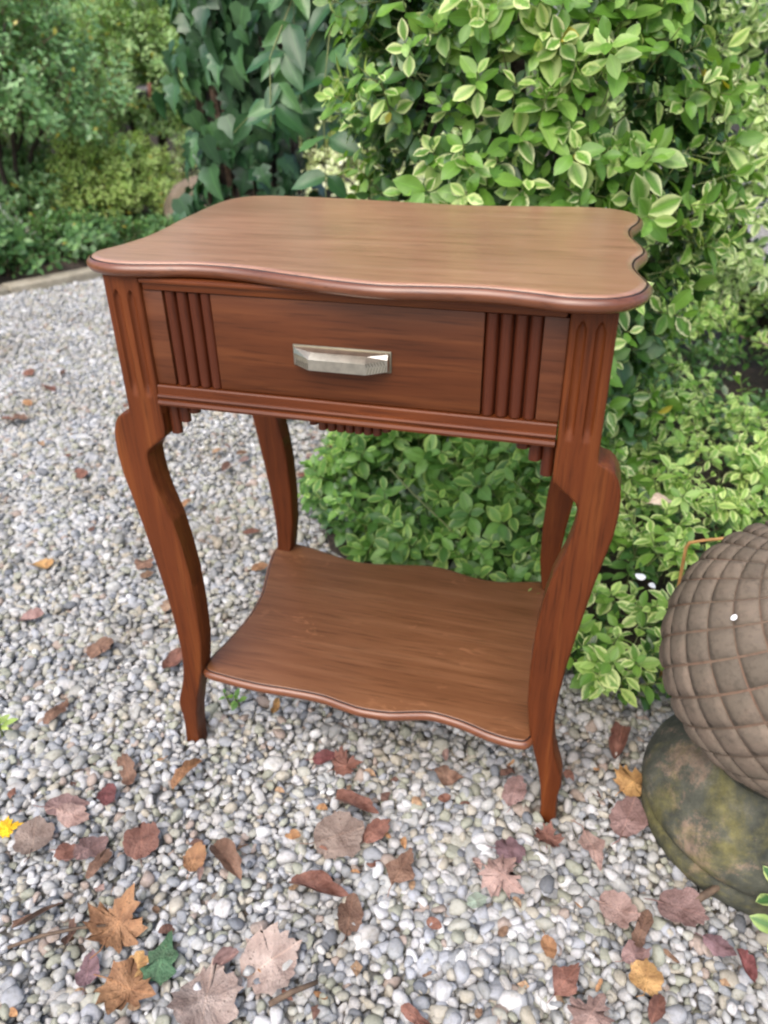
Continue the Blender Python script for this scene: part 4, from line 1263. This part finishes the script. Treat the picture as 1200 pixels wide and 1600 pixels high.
# woodland closing the view: one mass of leaves
L = Leaves()
n = 26000
x = rng.uniform(-12, 1.5, n); z = rng.uniform(0, 1, n) ** 0.8 * 4.2; nn = nzc(np.stack([x * .35, z * .35, x * 0], 1))
y = 8.2 + 0.8 * nn + rng.uniform(0, 1.2, n) + 0.15 * z
k = rng.random(n) < 0.42                                   # the wood bends round the left side of the garden
y2 = rng.uniform(-5, 9, n); x2 = -9.5 - 0.8 * nn - rng.uniform(0, 1.2, n) - 0.15 * z
x, y = np.where(k, x2, x), np.where(k, y2, y)
P = np.stack([x, y, z], 1)
D = unit(np.stack([rng.normal(0, .5, n) + .5 * k, rng.normal(-.6, .4, n) + .5 * k, rng.normal(.2, .5, n)], 1))
grow(L, P, D, 2, 0.10, 0.05, 0.1, 0.6, 0.2, 2)
P_, D_, N_, S_, R_ = L.arrays()
o = link('woodland', merged('woodland', ML_wood, P_, D_, N_, S_, R_, T_TINY, rng.integers(0, 2, len(P_)))); o['kind'] = 'stuff'
for i, (tx, ty, th_, lab) in enumerate(((-5.9, 7.6, 3.6, 'slim bare tree trunk at the far top left, left of the rust-brown dome'), (-4.35, 7.7, 3.5, 'slim bare tree trunk at the far top left, right of the rust-brown dome'))):
    t = thing('tree', lab, 'tree', (tx, ty, 0))
    V, F = trunk_mesh(0.07, 0.05, th_, 60 + i, 10, 10)
    link('trunk', mesh('trunk', V, F, M_bark, True), t)
    L = Leaves(); q = unit(rng.normal(size=(350, 3))) * rng.uniform(.4, 1, 350)[:, None] * np.array([.9, .9, .8]) + np.array([tx, ty, th_])
    grow(L, q, outward(q, (tx, ty, th_), .3), 3, 0.09, 0.04, .1, .7, .15, 2)
    P_, D_, N_, S_, R_ = L.arrays()
    o = link('crown', merged('crown', ML_wood, P_ - np.array([tx, ty, 0]), D_, N_, S_, R_, T_TINY, rng.integers(0, 2, len(P_))), t); o['kind'] = 'stuff'

# boulder, dark pot, rust dome, fluffy weed
def rock(seed, r, sub=4):
    bm = bmesh.new(); bmesh.ops.create_icosphere(bm, subdivisions=sub, radius=1)
    nz = Noise(seed, 14, .15, .7); nf = Noise(seed + 1, 20, 1, 3)
    for v in bm.verts:
        c = np.array(v.co); v.co = c * np.array(r) * (1 + .10 * nz(c[None])[0] + .015 * nf(c[None])[0])
    return bm
ob = link('boulder', bm_mesh('boulder', rock(8, (0.21, 0.17, 0.28)), M_boulder, True), None, (-2.12, 3.38, 0.07))
tag(ob, 'rounded brown mossy boulder at the edge of the gravel behind the table\'s left corner', 'boulder')
pot = thing('plant_pot', 'small dark pot with rust-orange rim lying half hidden in the upper left shrubs', 'pot', (-2.90, 4.32, 0.74))
V, F = lathe([(0.030, -0.08), (0.060, -0.075), (0.082, 0.05), (0.088, 0.055), (0.088, 0.075), (0.078, 0.075), (0.072, 0.05), (0.05, -0.06)], 24)
o = link('body', mesh('body', V, F, M_blackpot, True, 40), pot); o.rotation_euler = (0.0, 1.65, 0.5)
V, F = lathe([(0.0885, 0.040), (0.094, 0.045), (0.094, 0.074), (0.0885, 0.078)], 24)
o = link('rim', mesh('rim', V, F, M_rust, True, 40), pot); o.rotation_euler = (0.0, 1.65, 0.5)
pot.scale = (0.62,) * 3
dome = thing('rust_dome', 'blurred rust-brown dome shape far off among the trees at the top left', 'garden ornament', (-4.83, 7.0, 0))
V, F = lathe([(0.05, 0.0), (0.05, 1.02), (0.10, 1.05)], 16); link('post', mesh('post', V, F, M_bark, True, 40), dome)
V, F = lathe([(0.20, 1.04), (0.215, 1.12), (0.20, 1.22), (0.16, 1.31), (0.10, 1.37), (0.03, 1.395)], 28); link('dome', mesh('dome', V, F, M_rust, True), dome)

weed = thing('fluffy_weed', 'pale fluffy flower spikes leaning out of the dark shrub at the left edge', 'plant', (-2.60, 2.55, 0.03))
sp = []; st = []
for (x0, z0, x1, z1) in ((0.12, 0.02, -0.05, 0.26), (0.05, 0.0, -0.16, 0.33), (-0.10, 0.0, -0.15, 0.42)):
    A = np.array([-2.60 + x0, 2.55, z0 + .03]); B = np.array([-2.60 + x1, 2.50, z1])
    st.append((A, B, .003))
    for k in range(46):
        t = 0.35 + .65 * k / 46; p = A + (B - A) * t; d = unit(rng.normal(size=(1, 3)))[0]
        sp.append((p, p + d * .026 * (1.2 - t * .6), .0022))
link('stalk', stem_mesh('stalk', st, M_stem, weed.location), weed)
link('flower_spike', stem_mesh('flower_spike', sp, M_fluff, weed.location), weed)

# ------------------------------------------------------------------ small plants on the gravel
def sprig(name, label, cat, loc, shoots_, size, mat, temps, seed, h=0.05, pairs=4):
    root = thing(name, label, cat, loc)
    L = Leaves(); st = []
    P = np.array([[loc[0] + rng.normal(0, .008), loc[1] + rng.normal(0, .008), loc[2] + .012] for _ in range(shoots_)])
    D = unit(np.stack([rng.normal(0, .3, shoots_), rng.normal(-.1, .3, shoots_), np.ones(shoots_)], 1))
    grow(L, P + D * h * .5, D, pairs, size, h / pairs, 0.0, 0.8, 0.05, 2, st, 0.002)
    foliage(root, mat, L, temps, 300, 0.0)
    link('stem', stem_mesh('stem', st, M_stem, root.location), root)
ML_spr = leaf_mat('sprig_leaf', [(0.05, 0.13, 0.05), (0.07, 0.16, 0.055), (0.09, 0.19, 0.06)], (0.62, 0.68, 0.30), 0.95, 0.34, 0.34, 0.25)
sprig('variegated_sprig', 'bright sprig with cream-edged green leaves rooted in gravel at the lower right edge', 'plant', (0.556, -0.283, 0.012), 3, 0.033, ML_spr, T_EUO, 1, 0.075, 4)
sprig('weed', 'tiny green weed among pebbles at the left edge above the yellow leaf', 'weed', (-0.575, -0.262, 0.012), 3, 0.022, ML_lime, T_LOW, 2, 0.02, 2)
sprig('weed', 'tiny dark weed in the shade under the left end of the lower shelf', 'weed', (-0.240, -0.105, 0.010), 3, 0.018, ML_low, T_LOW, 3, 0.015, 2)
sprig('weed', 'low sprig growing in the leaf litter behind the back left leg, left one', 'weed', (-0.62, 1.02, 0.010), 7, 0.034, ML_cov, T_LOW, 4, 0.05, 3)
sprig('weed', 'low sprig growing in the leaf litter behind the table, below the centre of the drawer', 'weed', (-0.43, 0.98, 0.010), 6, 0.032, ML_cov, T_LOW, 5, 0.04, 3)

# ------------------------------------------------------------------ fallen leaves
MAPLE = [(0, 0), (0.10, 0.02), (0.30, -0.05), (0.27, 0.08), (0.50, 0.18), (0.40, 0.26), (0.56, 0.46), (0.42, 0.48), (0.43, 0.58), (0.26, 0.52), (0.20, 0.56), (0.27, 0.76), (0.14, 0.74), (0.0, 1.0)]
OVAL = [(0, 0), (0.12, 0.04), (0.24, 0.16), (0.31, 0.34), (0.32, 0.52), (0.26, 0.72), (0.14, 0.90), (0, 1.0)]
BLOB = [(0, 0), (0.20, 0.02), (0.36, 0.12), (0.44, 0.30), (0.41, 0.44), (0.46, 0.58), (0.36, 0.76), (0.22, 0.82), (0.12, 0.94), (0, 0.97)]
STRIP = [(0, 0), (0.10, 0.06), (0.15, 0.25), (0.13, 0.5), (0.16, 0.7), (0.09, 0.9), (0, 1.0)]
KITE = [(0, 0), (0.14, 0.14), (0.36, 0.36), (0.27, 0.52), (0.16, 0.74), (0.07, 0.9), (0, 1.0)]
MAPLE2 = [(0, 0.02), (0.14, -0.04), (0.30, 0.02), (0.36, 0.12), (0.50, 0.22), (0.44, 0.34), (0.52, 0.50), (0.42, 0.56), (0.36, 0.70), (0.24, 0.72), (0.20, 0.84), (0.08, 0.86), (0.0, 0.97)]
SHAPES = dict(maple=MAPLE, plane=MAPLE2, oval=OVAL, blob=BLOB, strip=STRIP, kite=KITE, curl=STRIP, fold=OVAL, ivy=[(x * .8, y) for x, y in IVYP])
def fallen(X, Y, Z, size, ang, shape, colr, curl, label, group=None, me=None, simple=False):
    r = np.random.default_rng(abs(hash((round(X, 3), round(Y, 3)))) % 100000)
    pts = SHAPES[shape]
    rgt = [np.array(p) for p in pts]; lft = [np.array((-p[0], p[1])) for p in pts[::-1]][1:-1]
    ring = rgt + lft
    if not simple:                       # subdivide and roughen the edge
        rr = []
        for i, p in enumerate(ring):
            q = ring[(i + 1) % len(ring)]
            rr.append(p); rr.append((p + q) / 2 + r.normal(0, .024, 2))
        ring = [p * (1 + r.normal(0, .03)) for p in rr]
    c = np.array((0.0, 0.45))
    rings = [[c + (p - c) * k for p in ring] for k in ((0.5, 1.0) if not simple else (1.0,))]
    ph, wv = r.uniform(0, 6.28), r.uniform(.5, 1.0)
    nzl = Noise(int(r.integers(1e6)), 8, .5, 1.4)
    def lift(p):
        u, v = p[0], p[1] - .45
        z = curl * .55 * (u * math.cos(ph * .2) + v * .25 * math.sin(ph)) ** 2 * 2.2
        if shape in ('fold', 'curl'): z += curl * abs(u) * 1.0
        return z + (.07 + .10 * curl) * nzl(np.array([[p[0], p[1], 0]]))[0]
    V = [(c[0], c[1] - .45, lift(c) + .02)]; UV = [(.5, .45)]
    n = len(ring)
    for rg in rings:
        for p in rg:
            w = 1.0 - (0.45 * curl if shape == 'fold' else 0)
            V.append((p[0] * w, p[1] - .45, lift(p))); UV.append((p[0] + .5, p[1]))
    F = [(0, 1 + k, 1 + (k + 1) % n) for k in range(n)]
    for i in range(len(rings) - 1):
        for k in range(n): F.append((1 + i * n + k, 1 + (i + 1) * n + k, 1 + (i + 1) * n + (k + 1) % n, 1 + i * n + (k + 1) % n))
    if not simple and shape in ('maple', 'oval', 'blob', 'kite'):
        b0 = Vector((0, -.45, lift(np.array([0, 0.0]))))
        tv, tf = tube([b0 + Vector((0, .12, .01)), b0 + Vector((0.0, -.10, .01)), b0 + Vector((r.normal(0, .08), -.26, .03))], [.014, .012, .010], 4)
        o_ = len(V); V += [tuple(v) for v in tv]; F += [tuple(i + o_ for i in f) for f in tf]; UV += [(.5, 0)] * len(tv)
    me = mesh('fallen_leaf', V, F, M_fallen, True)
    uvl = me.uv_layers.new(name='UVMap')
    for lp in me.loops: uvl.data[lp.index].uv = UV[lp.vertex_index]
    o = link('fallen_leaf', me)
    size *= 0.84 if shape in ('maple', 'plane') else 0.95
    o.scale = (size,) * 3
    o.rotation_euler = (r.normal(0, .10), r.normal(0, .10), ang - math.pi / 2)
    zmin = min(v[2] for v in V)
    o.location = (X, Y, Z - .003 - zmin * size * 0.45)
    k = r.uniform(.82, 1.08)
    o.color = (colr[0] * k, colr[1] * k, colr[2] * k, 1)
    return tag(o, label, 'leaf', group)
FALLEN = [
(-0.450,-0.402,0.018,0.0406,0.73,'maple',(0.75, 0.46, 0.015),0.20,'bright yellow lobed leaf with brown spots at the left edge of the gravel'),
(-0.407,-0.406,0.018,0.0622,2.08,'blob',(0.19, 0.145, 0.12),0.10,'rounded grey-brown leaf lying beside the bright yellow leaf'),
(-0.398,-0.349,0.018,0.0623,0.48,'oval',(0.21, 0.135, 0.125),0.30,'pale mauve-brown oval leaf overlapping another, above the rounded grey-brown leaf'),
(-0.377,-0.360,0.018,0.0556,-0.01,'oval',(0.27, 0.185, 0.16),0.20,'pinkish leaf half covered by a pale mauve-brown oval leaf'),
(-0.348,-0.316,0.018,0.0403,1.85,'oval',(0.13, 0.045, 0.045),0.30,'small dark maroon leaf on the pebbles left of the front left foot'),
(-0.349,-0.263,0.018,0.0748,-0.83,'strip',(0.15, 0.088, 0.06),0.50,'narrow upright brown leaf closest to the front left foot on its left'),
(-0.251,-0.256,0.018,0.0709,1.41,'curl',(0.26, 0.14, 0.07),0.80,"curled orange-tan leaf just in front of the table's front left foot"),
(-0.257,-0.371,0.018,0.0558,2.04,'blob',(0.16, 0.075, 0.055),0.20,'rounded red-brown leaf on pebbles, halfway between yellow leaf and folded brown leaf'),
(-0.320,-0.401,0.018,0.0575,1.21,'oval',(0.21, 0.135, 0.125),0.40,'mauve-brown leaf leaning over a torn brown leaf, left of the rounded red-brown leaf'),
(-0.292,-0.421,0.018,0.0590,1.64,'strip',(0.15, 0.088, 0.06),0.50,'torn narrow brown leaf under a mauve-brown leaf'),
(-0.348,-0.414,0.018,0.0332,0.26,'blob',(0.16, 0.075, 0.055),0.40,'small rust leaf curled between pebbles, beside the mauve-brown leaf'),
(-0.173,-0.377,0.018,0.0471,1.73,'oval',(0.26, 0.14, 0.07),0.30,'small pointed orange leaf lying left of the big folded brown leaf'),
(-0.130,-0.370,0.018,0.0814,-0.62,'fold',(0.15, 0.088, 0.06),0.90,'big folded brown leaf standing on edge in the left foreground'),
(-0.224,-0.480,0.018,0.0879,1.58,'maple',(0.26, 0.14, 0.07),0.45,'large orange-brown lobed maple leaf in the left foreground'),
(-0.147,-0.507,0.018,0.0612,1.72,'ivy',(0.045, 0.1, 0.05),0.30,'dark green leaf lying alone among brown leaves in the left foreground'),
(-0.165,-0.550,0.018,0.0805,-0.04,'maple',(0.26, 0.14, 0.07),0.80,'crumpled orange-brown leaf below the dark green leaf'),
(-0.172,-0.522,0.018,0.0316,0.86,'blob',(0.36, 0.215, 0.085),0.40,'small ochre leaf touching the dark green leaf'),
(-0.225,-0.546,0.018,0.0483,2.08,'oval',(0.17, 0.105, 0.115),0.30,'oblong purple-brown leaf with small holes, left of the crumpled orange-brown leaf'),
(-0.075,-0.534,0.018,0.0962,1.86,'plane',(0.3, 0.24, 0.21),0.20,'very large pale mauve leaf at the bottom edge of the gravel'),
(-0.018,-0.476,0.018,0.0907,0.82,'plane',(0.3, 0.24, 0.21),0.25,'large flat pale brown lobed leaf above the very large pale mauve leaf'),
(-0.072,-0.491,0.018,0.0386,0.83,'fold',(0.21, 0.135, 0.125),0.80,'folded mauve-brown leaf tucked against the large flat pale brown leaf'),
(-0.323,-0.507,0.018,0.0687,0.80,'fold',(0.15, 0.088, 0.06),0.90,'long rolled brown leaf near the left edge of the gravel'),
(-0.272,-0.513,0.018,0.0375,1.84,'curl',(0.1, 0.06, 0.045),0.90,'dark curled leaf just left of the large orange-brown maple leaf'),
(0.055,-0.398,0.018,0.0572,1.71,'oval',(0.15, 0.088, 0.06),0.25,'brown oval leaf in the middle foreground, below a long curled leaf'),
(0.001,-0.377,0.018,0.0810,0.12,'fold',(0.16, 0.075, 0.055),0.90,'long curled brown leaf touching a brown oval leaf in the middle foreground'),
(0.005,-0.293,0.018,0.0802,0.56,'blob',(0.19, 0.145, 0.12),0.20,'wide rough grey-brown leaf below a folded reddish leaf'),
(0.053,-0.274,0.018,0.0482,0.95,'oval',(0.16, 0.075, 0.055),0.40,'small red-brown leaf on the right of the wide rough grey-brown leaf'),
(0.011,-0.240,0.018,0.0708,-0.04,'fold',(0.16, 0.075, 0.055),0.90,'folded reddish leaf above the wide rough grey-brown leaf'),
(-0.022,-0.172,0.018,0.0537,0.59,'maple',(0.16, 0.075, 0.055),0.70,'curled red leaf in the shade under the middle of the lower shelf'),
(-0.058,-0.169,0.018,0.0457,0.26,'oval',(0.13, 0.045, 0.045),0.60,'dark maroon leaf left of the curled red leaf under the shelf'),
(0.102,-0.319,0.018,0.0621,1.34,'kite',(0.15, 0.088, 0.06),0.35,'pointed kite-shaped brown leaf in the centre foreground'),
(0.131,-0.152,0.018,0.0482,0.05,'kite',(0.15, 0.088, 0.06),0.50,"triangular brown leaf standing below the lower shelf's front edge"),
(0.232,-0.155,0.018,0.0569,1.49,'oval',(0.21, 0.135, 0.125),0.15,'smooth mauve oval leaf left of the front right foot'),
(0.235,-0.299,0.018,0.0721,-0.33,'maple',(0.27, 0.185, 0.16),0.35,'pink-mauve lobed leaf in front of the front right foot'),
(0.237,-0.253,0.018,0.0475,0.26,'blob',(0.17, 0.105, 0.115),0.30,'purple-grey leaf lying over the tip of the pink-mauve lobed leaf'),
(0.286,-0.215,0.018,0.0458,1.52,'maple',(0.16, 0.075, 0.055),0.70,'crumpled reddish leaf touching the tip of the front right foot'),
(0.206,-0.336,0.018,0.0296,0.45,'oval',(0.2, 0.25, 0.2),0.20,'small grey-green leaf left of the pink-mauve lobed leaf'),
(0.324,-0.406,0.018,0.0512,1.02,'kite',(0.16, 0.075, 0.055),0.40,'red pointed leaf in the right foreground'),
(0.301,-0.370,0.018,0.0316,-1.12,'oval',(0.26, 0.14, 0.07),0.40,'small orange oval leaf above the red pointed leaf'),
(0.345,-0.218,0.018,0.0613,-1.12,'kite',(0.27, 0.185, 0.16),0.40,'pinkish leaf with orange base right of the front right foot'),
(0.401,-0.090,0.018,0.0661,0.80,'maple',(0.36, 0.215, 0.085),0.60,"ochre lobed leaf beside the stone ornament's base"),
(0.392,-0.158,0.018,0.0813,1.31,'oval',(0.21, 0.135, 0.125),0.20,"large mauve-brown leaf right against the stone ornament's base"),
(0.377,-0.023,0.018,0.0697,1.40,'fold',(0.16, 0.075, 0.055),0.70,'red-brown leaf at the edge of the ground cover left of the stone base'),
(0.458,-0.278,0.018,0.0653,-0.14,'blob',(0.21, 0.135, 0.125),0.12,"big smooth mauve-pink leaf in front of the stone ornament's base"),
(0.381,-0.299,0.018,0.0539,-0.03,'blob',(0.27, 0.185, 0.16),0.30,'tan-pink leaf with a pale patch, left of the big smooth mauve-pink leaf'),
(0.415,-0.377,0.018,0.0457,1.40,'blob',(0.36, 0.215, 0.085),0.15,'yellow-ochre squarish leaf in the right foreground'),
(0.498,-0.316,0.018,0.0413,-0.37,'oval',(0.17, 0.105, 0.115),0.30,'dark purple leaf in the right foreground below the big mauve-pink leaf'),
(0.410,-0.320,0.018,0.0638,1.27,'strip',(0.15, 0.088, 0.06),0.50,'narrow brown leaf standing between the tan-pink and big mauve-pink leaves'),
(0.402,-0.354,0.018,0.0428,0.66,'oval',(0.21, 0.135, 0.125),0.40,'mauve leaf lying just above the yellow-ochre squarish leaf'),
(0.356,-0.434,0.018,0.0598,1.13,'maple',(0.27, 0.185, 0.16),0.30,'pinkish red leaf at the bottom edge, below the red pointed leaf'),
(0.165,-0.493,0.018,0.0486,-0.32,'strip',(0.16, 0.075, 0.055),0.40,'narrow red-brown leaf at the bottom edge in the middle'),
(0.425,-0.412,0.018,0.0397,1.24,'fold',(0.16, 0.075, 0.055),0.60,'folded rust leaf below the yellow-ochre squarish leaf'),
(0.528,-0.331,0.018,0.0409,-1.12,'fold',(0.13, 0.045, 0.045),0.60,'dark curled leaf below the small variegated sprig at the right edge'),
(-0.546,-0.034,0.018,0.0524,0.84,'blob',(0.15, 0.088, 0.06),0.50,'brown crumpled leaf midway on the gravel left of the front left leg'),
(-0.648,0.484,0.018,0.0488,1.88,'oval',(0.26, 0.14, 0.07),0.30,"pale orange leaf on gravel right of the front left leg's knee"),
(-0.488,0.117,0.018,0.0484,1.73,'oval',(0.34, 0.24, 0.17),0.40,'tan leaf on gravel directly behind the front left leg'),
(-0.396,-0.034,0.018,0.0585,1.31,'fold',(0.16, 0.075, 0.055),0.50,'reddish folded leaf half behind the lower front left leg'),
(-0.526,-0.194,0.018,0.0631,1.59,'strip',(0.15, 0.088, 0.06),0.50,'narrow brown leaf at the left, above the pale mauve-brown oval leaf'),
(-0.731,0.010,0.018,0.0613,0.40,'fold',(0.21, 0.135, 0.125),0.50,'brown curled leaf near the left edge, beside the crumpled brown leaf'),
(-0.611,0.230,0.018,0.0428,0.91,'blob',(0.15, 0.088, 0.06),0.50,"small brown leaf on gravel left of the front left leg's shin"),
(-0.824,0.174,0.018,0.0471,0.59,'oval',(0.36, 0.215, 0.085),0.40,'pale orange-tan leaf far left on the gravel'),
(-0.366,0.281,0.018,0.0397,0.56,'blob',(0.26, 0.14, 0.07),0.40,'small orange leaf beside the lower end of the back left leg'),
(-1.459,1.056,0.018,0.0710,-0.36,'oval',(0.16, 0.075, 0.055),0.40,'small rust leaf far back on the gravel to the left of the table'),
(-1.384,0.810,0.018,0.0612,0.24,'blob',(0.15, 0.088, 0.06),0.40,'brown leaf far back at the left edge of the gravel'),
(-0.174,-0.089,0.018,0.0383,1.70,'curl',(0.36, 0.215, 0.085),0.50,'small ochre leaf in the shade under the left end of the shelf'),
(0.423,0.448,0.200,0.0550,0.35,'kite',(0.6, 0.5, 0.4),0.30,'pale pinkish leaf lying on the ground cover right of the table'),
(0.732,1.532,0.180,0.1026,-0.87,'oval',(0.27, 0.185, 0.16),0.30,'tan pinkish leaf caught in the ground cover near the right edge'),
]
for a_ in FALLEN: fallen(*a_)
CN = ['brown', 'rust-red', 'tan', 'mauve', 'dark', 'orange-tan']
cols = [(.17, .105, .065), (.17, .080, .055), (.30, .20, .12), (.24, .165, .145), (.11, .06, .045), (.34, .19, .09)]
GL = 'leaf scraps in the litter behind the table'
for i in range(44):
    x, y = rng.uniform(-0.72, -0.22), rng.uniform(0.62, 1.25)
    if y < 0.9 and x < -0.45 and rng.random() < .6: continue
    q_ = int(rng.integers(6))
    fallen(x, y, 0.014, rng.uniform(.022, .046), rng.uniform(0, 6.28), ('oval', 'fold', 'blob', 'kite')[i % 4], cols[q_], rng.uniform(.2, .8), 'small %s leaf scrap in the litter on the gravel behind the table' % CN[q_], GL + ', ' + CN[q_], simple=True)
GL = 'leaf scraps on the far gravel'
for i in range(56):
    t = rng.random(); y = rng.uniform(0.2, 2.5); x = rng.uniform(-2.3, -0.62) * (0.55 + .18 * y)
    if ((np.array([x, y]) - KA) @ KN) > -0.05: continue
    q_ = int(rng.integers(6))
    fallen(x, y, 0.014, rng.uniform(.022, .055), rng.uniform(0, 6.28), ('oval', 'fold', 'blob', 'kite')[i % 4], cols[q_], rng.uniform(.2, .8), 'small %s leaf scrap scattered on the gravel left of the table' % CN[q_], GL + ', ' + CN[q_], simple=True)
GL = 'leaf bits between the foreground pebbles'
for i in range(80):
    px_, py_ = rng.uniform(0, 1150), rng.uniform(1180, 1590)
    d = np.array(CAM_F) + np.array(CAM_R) * (px_ - 600) / FPX - np.array(CAM_U) * (py_ - 800) / FPX
    t = -CAM_C.z / d[2]; p = np.array(CAM_C) + d * t
    if np.hypot(p[0] - FX, p[1] - FY) < .19: continue
    q_ = int(rng.integers(6))
    fallen(p[0], p[1], 0.011, rng.uniform(.012, .024), rng.uniform(0, 6.28), ('oval', 'fold', 'strip', 'kite')[i % 4], cols[q_], rng.uniform(.2, .8), 'tiny %s leaf bit wedged between the foreground pebbles' % CN[q_], GL + ', ' + CN[q_], simple=True)

# twigs, the bent dry stalk, petals
def stick(name, label, cat, pts, r, mat):
    c = Vector(pts[0]); V, F = tube([Vector(p) - c for p in pts], r, 6)
    o = link(name, mesh(name, V, F, mat, True), None, c); return tag(o, label, cat)
stick('twig', 'thin brown twig lying across pebbles at the left edge below the rolled brown leaf', 'twig', [(-0.335, -0.548, .020), (-0.30, -0.525, .024), (-0.265, -0.505, .022), (-0.235, -0.492, .020)], [.0022, .0024, .002, .0014], M_twig)
stick('twig', 'short straight brown twig below the large flat pale brown leaf', 'twig', [(0.00, -0.525, .022), (0.02, -0.508, .026), (0.045, -0.487, .022)], [.0035, .0035, .0025], M_twig)
stick('twig', 'stubby dark twig poking out under the stone ornament\'s base', 'twig', [(0.468, -0.268, .012), (0.488, -0.256, .024), (0.51, -0.240, .034)], [.005, .005, .004], M_twig)
stick('dry_stalk', 'orange dry stalk bent sharply over beside the stone ornament', 'stalk', [(0.437, 0.10, 0.04), (0.436, 0.115, 0.18), (0.434, 0.12, 0.265), (0.433, 0.12, 0.305), (0.437, 0.12, 0.314), (0.455, 0.12, 0.321), (0.49, 0.12, 0.331), (0.53, 0.125, 0.325)], [.0028, .0028, .0027, .0028, .0028, .0026, .0026, .002], M_straw)
def petal(label, loc, s, rot):
    bm = bmesh.new(); bmesh.ops.create_icosphere(bm, subdivisions=2, radius=1)
    for v in bm.verts: v.co = Vector((v.co.x * s, v.co.y * s * .75, v.co.z * s * .25 + .3 * s * v.co.x ** 2))
    o = link('petal', bm_mesh('petal', bm, M_petal, True), None, loc); o.rotation_euler = rot
    return tag(o, label, 'petal')
petal('small white petal stuck on the scales of the stone ornament', (FX - 0.119, FY - 0.085, FZ + 0.105), 0.0040, (0.6, -0.9, 0.3))
petal('left one of two white petals on the ground cover right of the table', (0.385, 0.20, 0.185), 0.010, (0.3, .2, .4))
petal('right one of two white petals on the ground cover right of the table', (0.405, 0.185, 0.18), 0.009, (0.3, .2, 1.4))
